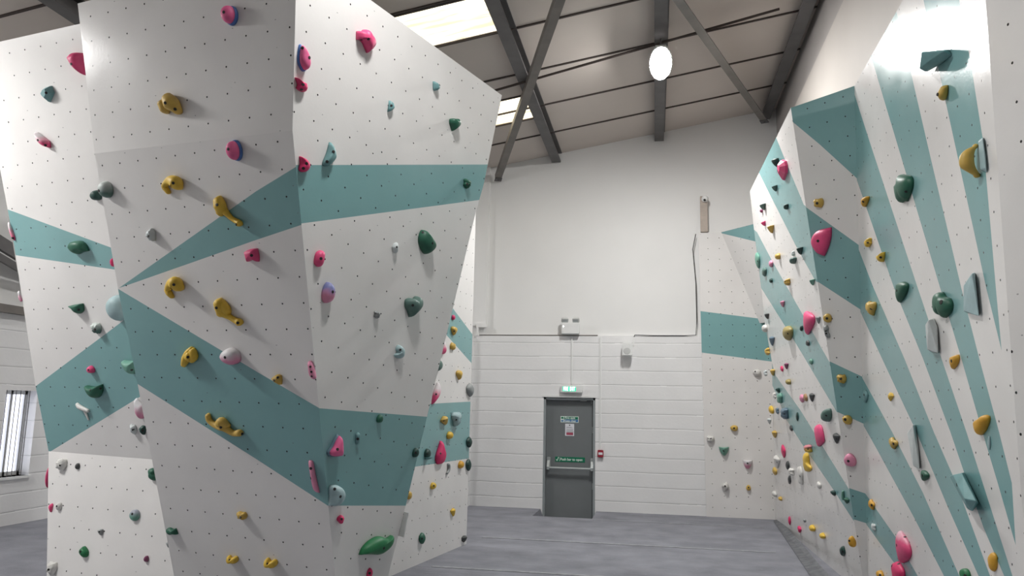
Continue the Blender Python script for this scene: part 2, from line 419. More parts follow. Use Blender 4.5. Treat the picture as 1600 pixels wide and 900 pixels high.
T_ = [
 [(1338, 279), (1397, 450), (1442, 560), (1485, 675), (1506, 737), (1537, 825), (1569, 900), (1582, 935), (1596, 935), (1582, 900), (1510, 675), (1471, 560), (1434, 450), (1360, 225), (1335, 147), (1325, 147), (1320, 279)],
 [(1335, 0), (1372, 125), (1402, 225), (1469, 450), (1502, 560), (1535, 675), (1559, 755), (1587, 852), (1581, 755), (1561, 675), (1530, 560), (1502, 450), (1449, 225), (1426, 125), (1394, -10), (1335, -60)],
 [(1425, -80), (1443, 0), (1492, 225), (1541, 450), (1565, 548), (1556, 450), (1536, 220), (1517, 100), (1499, 0), (1480, -80)],
 [(1330, 374), (1338, 380), (1365, 450), (1413, 560), (1459, 675), (1494, 755), (1547, 900), (1560, 935), (1545, 935), (1529, 900), (1480, 790), (1432, 675), (1378, 560), (1342, 482), (1330, 455)],
 [(1335, 570), (1346, 588), (1394, 675), (1442, 770), (1499, 900), (1515, 935), (1492, 935), (1475, 900), (1430, 812), (1369, 700), (1355, 675), (1347, 661), (1335, 640)],
 [(1340, 755), (1352, 771), (1400, 840), (1434, 900), (1455, 935), (1438, 940), (1412, 900), (1352, 817), (1340, 800)],
]
panel('striped_panel', pR1, [r1_top0, r1b_f, r1b_n, r1e_top], T_,
      ((1.773, 7.023, 1.927), (-.003, -.1755, 0), (.004, .002, -.1765)), right)
panel('wedge_panel', pR2, [r2tl, r2b, r1b_f, r1_top0],
      [[(1225, 160), (1225, 190), (1238, 190), (1280, 225), (1335, 275), (1350, 290), (1350, 130), (1235, 130)],
       [(1250, 317), (1257, 322), (1338, 380), (1350, 389), (1350, 487), (1342, 482), (1273, 437), (1262, 429)],
       [(1285, 559), (1295, 564), (1346, 588), (1360, 594), (1360, 666), (1347, 661), (1307, 643), (1290, 636)],
       [(1315, 758), (1325, 762), (1352, 771), (1370, 776), (1370, 824), (1352, 817), (1332, 811), (1318, 806)]],
      ((1.597, 7.069, 4.016), (.137, -.110, 0), (.009, .0095, -.1755)), right)
r3b_f = setz(r3f[-1], pR3, -.02)
for P_ in r3f+[r3b_f]: P_.y = min(P_.y, YW-.06)
panel('leaning_panel', pR3, [r3tf]+r3f[1:-1]+[r3b_f, r2b, r2tl],
      [[(1160, 225), (1187, 272), (1205, 308), (1243, 383), (1273, 437), (1285, 450), (1270, 330), (1256, 320), (1215, 221), (1205, 195)],
       [(1170, 352), (1183, 363), (1205, 405), (1247, 479), (1295, 564), (1302, 575), (1318, 655), (1307, 643), (1242, 534), (1190, 451), (1180, 430)],
       [(1204, 560), (1212, 587), (1250, 640), (1293, 710), (1325, 762), (1340, 786), (1345, 830), (1332, 811), (1296, 756), (1252, 692), (1229, 656), (1211, 612), (1206, 600)]],
      ((1.6, 9.0, 1.5), (0, .176, 0), (.0187, 0, -.175)), right)
bx = 1.9
plain_panel('end_panel', [r3tf+V((.02, -.02, 0)), r3f[3]+V((.02, -.02, 0)), V((bx, r3f[3].y, r3f[3].z)), V((bx, r3tf.y, TOP))], right)
plain_panel('top_panel', [r3tn+V((0.01, 0, 0)), r3tf+V((0.01, 0, 0)), V((bx, r3tf.y, TOP)), V((bx, r1_top0.y, TOP)), r1_top0+V((.02, .02, 0))], right, M['ply'])
# nearest face, turned towards the room beyond the stripes
e0, e1 = r1e_top, r1b_n
q0 = V((.25, -.92, 0)); pR0 = plane3(e0, e1, (e0+e1)/2+q0)
q = q0*1.6
panel('near_panel', pR0, [e0, e1, e1+q, e0+q], [],
      (r1edge[0]+V((.1, -.1, -.8)), q0.normalized()*.21, V((.004, .003, -.20))), right)

# board fixed to the back wall
YB = 12.45
pR4 = Plane((0, YB-.035, 0), (0, -1, 0))
backboard = tag(empty('climbing_board', (1.2, YB, 0)), 'narrow flat climbing board with one teal band in the back right corner', 'climbing wall')
r4 = [pR4.at(1091, 362), pR4.at(1104, 807)]
r4[0] = setz(r4[0], pR4, TOP); r4[1] = setz(r4[1], pR4, -.02)
cr_t, cr_b = setz(pR4.at(1127, 362), pR4, TOP), pR4.at(1187, 505)
rr_t = cr_b.copy(); rr_t.x = 1.922
rb = V((1.922, pR4.p.y, -.02))
panel('flat_panel', pR4, [r4[0], r4[1], rb, rr_t, cr_b, cr_t],
      [[(1080, 484), (1094, 486), (1196, 499), (1230, 503), (1230, 568), (1206, 565), (1097, 551), (1080, 549)]],
      ((.851, YB-.035, 3.107), (.176, 0, 0), (0, 0, -.1745)), backboard)
wing = zat(1178, 350, TOP); td = (wing-cr_t).normalized()
pW = plane3(cr_t, cr_b, wing)
w_t = cr_t+td*((1.63-cr_t.x)/td.x)
panel('corner_panel', pW, [cr_t, cr_b, cr_b+td*.45, w_t], [[(1110, 364), (1121, 363), (1183, 378), (1230, 388), (1230, 330), (1120, 355)]],
      (cr_t, td*.176, (.06, .04, -.16)), backboard)

# ---------------------------------------------------------------- the building
S = 'structure'
LEDGE = 2.755
XL, XR = -7.95, 1.98
def struct(name, bm, m, **k): return tag(link(name, bm, m, **k), kind=S)
ceil_z = lambda x: 5.754+.175*(x+2.6)
# back wall: plaster above, thicker painted blockwork below, with the door opening
bm = NEW()
vs = [bm.verts.new(p) for p in ((XL-.2, YB+.07, LEDGE-.3), (XR+.2, YB+.07, LEDGE-.3), (XR+.2, YB+.07, ceil_z(XR+.2)+.1), (XL-.2, YB+.07, ceil_z(XL-.2)+.1))]
wb = [bm.verts.new(v.co+V((0, .2, 0))) for v in vs]
bm.faces.new(vs); bm.faces.new(wb[::-1])
for i in range(4): bm.faces.new((vs[i], wb[i], wb[(i+1) % 4], vs[(i+1) % 4]))
bmesh.ops.recalc_face_normals(bm, faces=bm.faces[:])
struct('wall_back', bm, M['plaster'])
DX0, DX1, DZ = -1.772, -.938, 1.758
bm = NEW()
box(bm, XL-.2, DX0, YB, YB+.25, -.35, LEDGE); box(bm, DX1, XR+.2, YB, YB+.25, -.35, LEDGE); box(bm, DX0, DX1, YB, YB+.25, DZ, LEDGE)
struct('wall_back_lower', bm, M['block'])
# left wall with window opening, right wall in two planes
WY0, WY1, WZ0, WZ1 = 8.36, 8.86, .595, 1.668
bm = NEW()
box(bm, XL-.25, XL, -3, WY0, -.35, 2.66); box(bm, XL-.25, XL, WY1, YB+.2, -.35, 2.66)
box(bm, XL-.25, XL, WY0, WY1, -.35, WZ0); box(bm, XL-.25, XL, WY0, WY1, WZ1, 2.66)
struct('wall_left', bm, M['block'])
bm = NEW(); box(bm, XL-.25, XL-.06, -3, YB+.2, 2.66, 5.2); struct('wall_left_upper', bm, M['plaster'])
bm = NEW(); box(bm, XR, XR+.2, 4.7, YB+.2, -.35, 7.0); box(bm, XR+1.4, XR+1.6, -3, 4.7, -.35, 7.0); box(bm, XR, XR+1.6, 4.7, 4.9, -.35, 7.0); struct('wall_right_upper', bm, M['sheetgrey'])
bm = NEW(); box(bm, XR-.05, XR, 4.7, YB, -.35, 5.78); struct('wall_right', bm, M['sheet'])
bm = NEW(); box(bm, XL-.25, XR+1.6, -3.2, -3, -.35, 7.2); struct('wall_front', bm, M['plaster'])
# floor: foam mats with a cut-out in front of the door
NX0, NX1, NY = -1.80, -.915, 11.62
bm = NEW()
def quad(*p):
    bm.faces.new([bm.verts.new(x) for x in p])
for x0, x1, y0, y1 in ((XL, NX0, -3, YB), (NX1, XR+1.5, -3, YB), (NX0, NX1, -3, NY)):
    quad((x0, y0, 0), (x1, y0, 0), (x1, y1, 0), (x0, y1, 0))
lo = -.14
quad((NX0, NY, 0), (NX1, NY, 0), (NX1-.02, NY+.06, lo), (NX0+.05, NY+.06, lo)); quad((NX0, NY, 0), (NX0+.05, NY+.06, lo), (NX0+.05, YB+.2, lo), (NX0, YB, 0))
quad((NX1, NY, 0), (NX1, YB, 0), (NX1-.02, YB+.2, lo), (NX1-.02, NY+.06, lo)); quad((NX0+.05, NY+.06, lo), (NX1-.02, NY+.06, lo), (NX1-.02, YB+.2, lo), (NX0+.05, YB+.2, lo))
bmesh.ops.recalc_face_normals(bm, faces=bm.faces[:])
floor = struct('floor', bm, M['mat'])
bm = NEW()
for y, x0, x1 in ((9.57, -2.1, 1.35), (7.73, -2.2, 1.35), (11.5, -.9, 1.5)):
    bar(bm, (x0, y, .003), (x1, y+.01, .003), .055 if y < 11 else .03, .004)
link('mat_seam', bm, M['seam'], floor)
# skirting flap of mat at the foot of the leaning board
bm = NEW()
fa, fb = zat(1212, 815), zat(1283, 900)
fb = fb+(fb-fa)*.6; dn = V((1, 0, 0))
vs = [bm.verts.new(p) for p in (fa+V((-.03, 0, .012)), fb+V((-.16, 0, .012)), fb+V((.03, 0, .05)), fa+V((.05, 0, .05)))]
bm.faces.new(vs); bmesh.ops.solidify(bm, geom=bm.faces[:], thickness=.01); bmesh.ops.recalc_face_normals(bm, faces=bm.faces[:])
link('edge_flap', bm, M['seam'], floor)
# roof lining, its joints, the rooflights
def on_roof(x, y, dz=0): return V((x, y, ceil_z(x)+dz))
SKY = ((-3.32, -1.73, 7.25, 8.06), (-3.32, -1.73, 9.92, 10.75))
bm = NEW()
xs = [XL-.25, -3.32, -1.73, XR+1.6]; ys = [-3, 7.25, 8.06, 9.92, 10.75, YB+.2]
for i in range(3):
    for j in range(5):
        if i == 1 and j in (1, 3): continue
        bm.faces.new([bm.verts.new(p) for p in (on_roof(xs[i], ys[j]), on_roof(xs[i], ys[j+1]), on_roof(xs[i+1], ys[j+1]), on_roof(xs[i+1], ys[j]))])
bmesh.ops.remove_doubles(bm, verts=bm.verts[:], dist=1e-4)
bmesh.ops.recalc_face_normals(bm, faces=bm.faces[:])
bmesh.ops.solidify(bm, geom=bm.faces[:], thickness=.06)
ceil = struct('ceiling', bm, M['ceiling'])
bm = NEW()
for y in (2.8, 3.9, 5.71, 6.22, 7.22, 8.09, 9.24, 10.37, 11.48):
    bar(bm, on_roof(XL, y, -.066), on_roof(XR, y, -.066), .028, .02)
for y in (7.26, 9.91, 10.77): bar(bm, on_roof(-3.36, y, -.066), on_roof(-1.70, y, -.066), .03, .02)
link('sheet_joint', bm, M['joint'], ceil)
for k, (x0, x1, y0, y1) in enumerate(SKY):
    bm = NEW()
    bm.faces.new([bm.verts.new(p) for p in (on_roof(x0, y0, -.055), on_roof(x1, y0, -.055), on_roof(x1, y1, -.055), on_roof(x0, y1, -.055))])
    bmesh.ops.solidify(bm, geom=bm.faces[:], thickness=.02)
    o = tag(link('rooflight', bm, M['rooflight']), kind=S)
# purlins running down the room, and wind braces
def purlin(x):
    bm = NEW(); z = ceil_z(x)
    box(bm, x-.095, x+.095, -3, YB+.05, z-.06, z-.02); box(bm, x-.022, x+.022, -3, YB+.05, z-.19, z-.06); box(bm, x-.075, x+.075, -3, YB+.05, z-.215, z-.185)
    return struct('purlin', bm, M['steel'])
for x in (1.80, .10, -1.62, -3.36, -5.28, -7.0): purlin(x)
def brace(p, q, label):
    a, b = p, q
    bm = NEW(); bar(bm, a, b, .105, .012); s = (b-a).cross(V((0, 0, 1))).normalized()*.047
    bar(bm, a+s+V((0, 0, .045)), b+s+V((0, 0, .045)), .012, .09)
    o = tag(link('roof_brace', bm, M['brace']), label, 'brace', 'diagonal steel roof braces')
    bm = NEW()
    for e, d in ((a, b-a),):
        n = d.normalized(); bar(bm, e-n*.03+V((0, 0, -.012)), e+n*.12+V((0, 0, -.012)), .12, .012)
        lathe(bm, e+n*.05+V((0, 0, -.035)), (0, 0, 1), [(.015, 0), (.015, .02)], 6)
    link('bolted_end', bm, M['steel'], o)
pb = lambda x, y: (lambda d: EYE+d*((V((-2.6, 0, 5.754-.33))-EYE).dot(V((-.175, 0, 1)))/d.dot(V((-.175, 0, 1)))))(ray(x, y))
pbz = lambda x, y, dz: (lambda d: EYE+d*((V((-2.6, 0, 5.754+dz))-EYE).dot(V((-.175, 0, 1)))/d.dot(V((-.175, 0, 1)))))(ray(x, y))
b1a, b1b = pb(778, 281), pb(872, 10); brace(b1a, b1b+(b1b-b1a)*.4, 'steel roof brace crossing under a purlin, ending low beside the tower')
b2a, b2b = pb(1195, 190), pb(1060, 0); brace(b2a, b2b+(b2b-b2a)*.3, 'steel roof brace running down to the back right corner')
bm = NEW(); tube(bm, [pbz(841, 122, -.24)+(pbz(1026, 69, -.24)-pbz(841, 122, -.24))*k for k in (-1.2, -.5, 0, .5, 1, 1.5, 1.95)], .016, 8)
tag(link('lighting_conduit', bm, M['joint']), 'thin dark conduit strung across the ceiling to the lit lamp', 'conduit')
# left eaves members
bm = NEW()
a, b = Plane((XL+.02, 0, 0), (1, 0, 0)).at(0, 483), Plane((XL+.02, 0, 0), (1, 0, 0)).at(30, 487)
bar(bm, V((XL+.04, 2, 2.665)), V((XL+.04, YB, 2.665)), .09, .10); struct('beam_eaves', bm, M['brace'])
bm = NEW()
pe = Plane((XL+.3, 0, 0), (1, 0, 0)); a, b = pe.at(-30, 361), pe.at(30, 391)
a0, b0 = a-(b-a)*6, b+(b-a)*3; b0.x = XL-.1
bar(bm, a0, a, .05, .16); bar(bm, a, b0, .05, .16); dz = V((.01, 0, -.17)); bar(bm, a0+dz, a+dz, .03, .09); bar(bm, a+dz, b0+dz, .03, .09)
struct('beam_knee', bm, M['steel'])

# window with bars
w = tag(empty('window_1', (XL, 8.6, WZ0)), kind=S)
bm = NEW(); box(bm, XL-.20, XL-.185, WY0, WY1, WZ0, WZ1); link('pane', bm, M['pane'], w)
bm = NEW()
for y0, y1, z0, z1 in ((WY0, WY0+.04, WZ0, WZ1), (WY1-.04, WY1, WZ0, WZ1), (WY0, WY1, WZ0, WZ0+.05), (WY0, WY1, WZ1-.05, WZ1), (8.60, 8.63, WZ0, WZ1)):
    box(bm, XL-.185, XL-.15, y0, y1, z0, z1)
link('frame', bm, M['plastic'], w)
bm = NEW(); box(bm, XL-.15, XL+.03, WY0-.02, WY1+.02, WZ0-.03, WZ0); link('sill', bm, M['plastic'], w)
bm = NEW()
for k in range(6):
    y = 8.40+.073*k; tube(bm, [(XL-.03, y, WZ0), (XL-.03, y, WZ1)], .005, 6)
link('security_bars', bm, M['steel'], w)

# door
d = tag(empty('door_1', (-1.35, YB, -.14)), kind=S)
bm = NEW()
for x0, x1, z0, z1 in ((DX0, DX0+.035, -.14, DZ), (DX1-.035, DX1, -.14, DZ), (DX0, DX1, DZ-.035, DZ)): box(bm, x0, x1, YB+.02, YB+.17, z0, z1)
link('frame', bm, M['doorframe'], d)
bm = NEW(); box(bm, DX0-.02, DX1+.02, YB-.012, YB, DZ, DZ+.03); link('head_trim', bm, M['plastic'], d)
LY = YB+.10
bm = NEW(); box(bm, DX0+.038, DX1-.038, LY, LY+.045, -.13, DZ-.04); leaf = link('leaf', bm, M['door'], d)
pD = Plane((0, LY, 0), (0, -1, 0))
P2 = lambda x, y: pD.at(x, y)
# push bar
a, b = P2(857.5, 730), P2(925.5, 732.5)
bm = NEW(); tube(bm, [a+V((0, -.09, 0)), b+V((0, -.09, 0))], .019, 10); pbar = link('push_bar', bm, M['alu'], d)
for e, y0 in ((a, 714), (b, 715)):
    bm = NEW(); box(bm, e.x-.028, e.x+.028, LY-.03, LY, e.z-.02, e.z+.165, bev=.006); bar(bm, V((e.x, LY-.03, e.z+.10)), V((e.x, LY-.10, e.z)), .04, .05); box(bm, e.x-.022, e.x+.022, LY-.115, LY-.065, e.z-.03, e.z+.03, bev=.006)
    link('bar_bracket', bm, M['alu'], d)
a = P2(912, 625); bm = NEW(); box(bm, a.x-.05, a.x+.05, LY-.05, LY, a.z-.018, a.z+.018, bev=.005); tube(bm, [(a.x+.05, LY-.04, a.z), (a.x+.13, LY-.04, a.z+.0), (a.x+.13, LY-.02, a.z-.06)], .008, 6)
link('door_closer', bm, M['alu'], d)
for yy in (672, 760):
    e = P2(926, yy); bm = NEW(); tube(bm, [(e.x, LY-.012, e.z-.05), (e.x, LY-.012, e.z+.05)], .011, 8); link('hinge', bm, M['alu'], d)

def text(body, size, mat, origin, parent, name='lettering', align='LEFT', sx=1.0, bold=0.0):
    c = bpy.data.curves.new(name, 'FONT'); c.body = body; c.size = size; c.align_x = align; c.align_y = 'CENTER'; c.extrude = .0006; c.offset = bold
    t = bpy.data.objects.new(name, c); C.objects.link(t)
    dg = bpy.context.evaluated_depsgraph_get(); me = bpy.data.meshes.new_from_object(t.evaluated_get(dg)); bpy.data.objects.remove(t)
    me.materials.clear(); me.materials.append(mat)
    me.transform(Matrix.Translation(origin) @ Matrix.Rotation(math.pi/2, 4, 'X') @ Matrix.Diagonal((sx, 1, 1, 1)))
    o = bpy.data.objects.new(name, me); C.objects.link(o)
    o.parent = parent; o.matrix_parent_inverse = parent.matrix_basis.inverted()
    return o
def plate(name, x0, x1, z0, z1, y, mat, parent=None, th=.004, bev=0):
    bm = NEW(); box(bm, x0, x1, y-th, y, z0, z1, bev=bev); return link(name, bm, mat, parent)
# fire exit / keep clear sign
a, b = P2(876, 650.2), P2(904, 660.5)
s1 = plate('door_sign', a.x, b.x, b.z, a.z, LY, M['signwhite']); tag(s1, 'green and blue fire exit keep clear sign on the grey door', 'sign')
zm = (a.z+b.z)/2; h = a.z-b.z
plate('green_field', a.x+.055, b.x-.008, zm, a.z-.008, LY-.004, M['signgreen'], s1, .001); plate('blue_field', a.x+.055, b.x-.008, b.z+.008, zm-.002, LY-.004, M['signblue'], s1, .001)
text('Fire exit', .050, M['signwhite'], V((a.x+.068, LY-.0058, zm+h*.22)), s1, bold=.001); text('Keep clear', .048, M['signwhite'], V((a.x+.060, LY-.0058, zm-h*.24)), s1, bold=.001, sx=.92)
plate('green_symbol', a.x+.010, a.x+.046, zm+.008, a.z-.010, LY-.004, M['signgreen'], s1, .001)
bm = NEW(); lathe(bm, V((a.x+.028, LY-.004, zm-h*.24)), (0, -1, 0), [(.017, 0), (.017, .001)], 16); link('blue_symbol', bm, M['signblue'], s1)
text('!', .03, M['signwhite'], V((a.x+.024, LY-.0058, zm-h*.24)), s1)
# paper notice
a, b = P2(883.2, 662), P2(897, 681.2)
s2 = tag(plate('paper_notice', a.x, b.x, b.z, a.z, LY, M['paper'], None, .002), 'white paper notice with red footer taped below the door sign', 'notice')
xm = (a.x+b.x)/2; hh = a.z-b.z
bm = NEW(); lathe(bm, V((xm, LY-.002, a.z-hh*.12)), (0, -1, 0), [(.011, 0), (.011, .001)], 14); link('emblem', bm, M['ink'], s2)
bm = NEW()
for f, wd in ((.26, .30), (.34, .36), (.47, .40), (.53, .38), (.62, .42), (.67, .40)): box(bm, a.x+.02, a.x+.02+wd*.28, LY-.003, LY-.002, a.z-hh*f-.004, a.z-hh*f)
link('printed_lines', bm, M['ink'], s2)
plate('red_footer', a.x+.02, b.x-.015, b.z+.012, b.z+hh*.28, LY-.002, M['inkred'], s2, .001)
# push bar to open
a, b = P2(867.5, 713.3), P2(914, 722.8)
s3 = tag(plate('door_sign', a.x, b.x, b.z, a.z, LY, M['signgreen']), 'long green push bar to open sign just above the push bar', 'sign')
zm = (a.z+b.z)/2
text('Push bar to open', .056, M['signwhite'], V((a.x+.082, LY-.0046, zm)), s3, bold=.0012, sx=.92)
bm = NEW(); bar(bm, (a.x+.018, LY-.005, zm), (a.x+.030, LY-.005, zm-.025), .001, .010); bar(bm, (a.x+.030, LY-.005, zm-.028), (a.x+.055, LY-.005, zm+.035), .001, .010)
link('tick_mark', bm, M['signwhite'], s3)
plate('divider', a.x+.068, a.x+.072, b.z+.008, a.z-.008, LY-.004, M['signwhite'], s3, .001)

pW_ = Plane((0, YB, 0), (0, -1, 0)); PW = lambda x, y: pW_.at(x, y)
# illuminated exit sign
a, b = PW(876.5, 601.5), PW(910.5, 614.5)
ex = tag(plate('exit_sign', a.x, b.x, b.z, a.z, YB, M['plastic'], None, .07, .012), 'white illuminated exit sign box glowing green above the door', 'sign')
x0, x1 = PW(880, 608).x, PW(900.5, 608).x
plate('green_panel', x0, x1, b.z+.028, a.z-.026, YB-.07, M['exitgreen'], ex, .003)
zm = (a.z+b.z)/2
text('FIRE', .082, M['exitwhite'], V((x0+.012, YB-.0745, zm)), ex, bold=.004, sx=.52); text('EXIT', .082, M['exitwhite'], V((x0+.112, YB-.0745, zm)), ex, bold=.004, sx=.52)
bm = NEW(); box(bm, PW(749, 523).x, PW(934, 525).x, YB-.004, YB+.02, LEDGE-.004, LEDGE+.012); struct('ledge_shade_strip_1', bm, M['brace'])  # thin dark strip added along the ledge to stand in for its shade line
# emergency twin spot on the ledge
a, b = PW(878.5, 505), PW(906, 523.6)
es = tag(plate('emergency_light', a.x, b.x, LEDGE+.014, a.z, YB-.006, M['plastic'], None, .10, .01), 'white twin-spot emergency light standing on the ledge above the door', 'emergency light')
bm = NEW(); lathe(bm, PW(881.5, 511)+V((0, -.102, 0)), (0, -1, 0), [(.014, 0), (.012, .004)], 14); link('indicator', bm, M['led'], es)
for cx, rot in ((883, .35), (900.5, -.1)):
    p = PW(cx, 502)+V((0, -.05, 0)); p.z = a.z+.045
    bm = NEW(); box(bm, -.055, .055, -.035, .025, -.035, .04, bev=.008); bmesh.ops.transform(bm, matrix=Matrix.Translation(p) @ Matrix.Rotation(rot, 4, 'Z') @ Matrix.Rotation(.5, 4, 'X'), verts=bm.verts[:])
    hd = link('lamp_head', bm, M['greyplastic'], es)
    bm = NEW(); box(bm, -.042, .042, -.038, -.034, -.026, .030); bmesh.ops.transform(bm, matrix=Matrix.Translation(p) @ Matrix.Rotation(rot, 4, 'Z') @ Matrix.Rotation(.5, 4, 'X'), verts=bm.verts[:])
    link('lens', bm, M['alu'], hd)
# wall speaker
a, b = PW(972.5, 535.5), PW(988, 558)
sp = tag(plate('wall_speaker', a.x, b.x, b.z, a.z, YB-.05, M['plastic'], None, .13, .018), 'small white loudspeaker fixed high on the block wall right of the door', 'speaker')
bm = NEW(); box(bm, (a.x+b.x)/2-.03, (a.x+b.x)/2+.03, YB-.06, YB, b.z+.08, a.z-.06); link('wall_bracket', bm, M['plastic'], sp)
bm = NEW(); lathe(bm, V(((a.x+b.x)/2, YB-.18, b.z+.085)), (0, -1, 0), [(.055, 0), (.05, .004), (.02, .006)], 20); link('cone_grille', bm, M['greyplastic'], sp)
# call point
a, b = PW(934, 703), PW(943, 714.5)
cp = tag(plate('fire_alarm_switch', a.x, b.x, b.z, a.z, YB, M['red'], None, .05, .006), 'small red fire alarm call point beside the door', 'alarm')
plate('break_glass', a.x+.015, b.x-.012, b.z+.04, a.z-.035, YB-.05, M['paper'], cp, .002)
# conduits
bm = NEW(); x = PW(893.5, 560).x; box(bm, x-.012, x+.012, YB-.02, YB, PW(893, 600).z, LEDGE-.01, bev=.003)
tag(link('cable_trunking', bm, M['plastic']), 'thin white trunking dropping to the exit sign from the ledge', 'trunking')
bm = NEW(); x = PW(938, 620).x; box(bm, x-.016, x+.016, YB-.025, YB, PW(938, 703).z, LEDGE-.01, bev=.003)
tag(link('cable_trunking', bm, M['plastic']), 'long white trunking dropping to the red call point', 'trunking')
bm = NEW(); x = PW(990, 535).x; box(bm, x-.01, x+.01, YB-.018, YB, PW(990, 540).z, LEDGE-.02)
tube(bm, [(x, YB-.008, LEDGE-.03), (x+.02, YB-.012, LEDGE+.012), (x+.12, YB-.012, LEDGE+.010), (x+.3, YB-.012, LEDGE+.006), (x+.8, YB-.012, LEDGE+.006), (r4[0].x-.06, YB-.012, LEDGE+.015), (r4[0].x-.045, YB-.03, LEDGE+.25), (r4[0].x-.05, YB-.03, 3.6), (r4[0].x-.09, YB-.03, 4.15), (r4[0].x-.04, YB-.03, 4.40)], .007, 6, 1)
tag(link('speaker_cord', bm, [M['plastic'], M['black']]), 'black cable running from the speaker along the ledge and up the board', 'cable')
# camera on a timber post behind the corner board
a, b = PW(1093.5, 308), PW(1105.5, 360)
cm = tag(plate('camera_post', a.x, b.x, TOP+.005, a.z, YB-.005, M['timber'], None, .06, .004), 'grey-brown timber post carrying a small camera above the corner board', 'post')
bm = NEW(); c = PW(1101, 313)+V((0, -.067, 0))
lathe(bm, c, (0, -1, 0), [(.055, 0), (.055, .03), (.045, .06), (.028, .078), (.0, .084)], 20)
dm = tag(link('security_camera', bm, M['plastic'], None, True), 'white dome security camera at the top of the timber post', 'camera')
bm = NEW(); e = c+V((-.008, -.062, -.026)); lathe(bm, e, (-.1, -.75, -.6), [(.022, 0), (.02, .012), (.012, .02)], 14); link('lens', bm, M['black'], dm, True)
# white steel column in the left part of the back wall
bm = NEW(); x = PW(752, 450).x
box(bm, x-.14, x+.10, YB-.02, YB+.075, LEDGE+.16, ceil_z(x)-.05); box(bm, x-.06, x+.12, YB-.05, YB-.02, LEDGE+.13, LEDGE+.20); box(bm, x-.05, x-.02, YB-.05, YB-.02, LEDGE, LEDGE+.13)
struct('column_back', bm, M['plaster'])
bm = NEW(); box(bm, x-.30, x-.10, YB-.10, YB+.05, 0, LEDGE-.01); struct('pier_back', bm, M['block'])

# ---------------------------------------------------------------- lamps
def lamp(x, y, mat, label=None, drop=.40):
    z = ceil_z(x)-drop
    o = tag(empty('ceiling_lamp', (x, y, z)), label, 'lamp', 'long white high-bay lamps under the roof')
    bm = NEW(); box(bm, x-.085, x+.085, y-.40, y+.40, z+.008, z+.065, bev=.02); link('housing', bm, M['greyplastic'], o)
    bm = NEW()
    bmesh.ops.create_uvsphere(bm, u_segments=20, v_segments=8, radius=1, matrix=Matrix.Translation((x, y, z)) @ Matrix.Diagonal((.125, .47, .042, 1)))
    bmesh.ops.bisect_plane(bm, geom=bm.verts[:]+bm.edges[:]+bm.faces[:], plane_co=(x, y, z+.003), plane_no=(0, 0, 1), clear_outer=True)
    es = [e for e in bm.edges if e.is_boundary]; r_ = bmesh.ops.holes_fill(bm, edges=es)
    for f in r_['faces']: f.material_index = 1
    link('diffuser', bm, [mat, M['greyplastic']], o)
    bm = NEW(); rim = [(x+.13*math.cos(a*math.pi/14), y+.475*math.sin(a*math.pi/14), z+.006) for a in range(29)]; tube(bm, rim, .012, 6); link('rim', bm, M['greyplastic'], o)
    for k in (-.3, .3):
        bm = NEW(); tube(bm, [(x, y+k, z+.06), (x, y+k, ceil_z(x)-.20)], .008, 6); link('hanger', bm, M['steel'], o)
lamp(.10, 9.15, M['lamp'], 'brightly lit oval lamp hanging under the middle purlin')
for x, y, k in ((-1.0, 4.0, 'lamp_near'), (-6.7, 3.7, 'lamp_left'), (-5.30, 10.3, 'lamp_back')): lamp(x, y, M[k], 'long white high-bay lamp under the roof, one of several alike')

# world: dim, the hall is closed
wd = bpy.data.worlds.new('hall'); sc.world = wd; wd.use_nodes = True
wd.node_tree.nodes['Background'].inputs[0].default_value = (.6, .65, .7, 1); wd.node_tree.nodes['Background'].inputs[1].default_value = .3
vsx = sc.view_settings
vsx.view_transform = 'Standard'; vsx.look = 'None'; vsx.gamma = 1; vsx.exposure = 0.06; vsx.use_curve_mapping = False
sc.cycles.use_denoising = True
sc.cycles.max_bounces = 8; sc.cycles.diffuse_bounces = 5
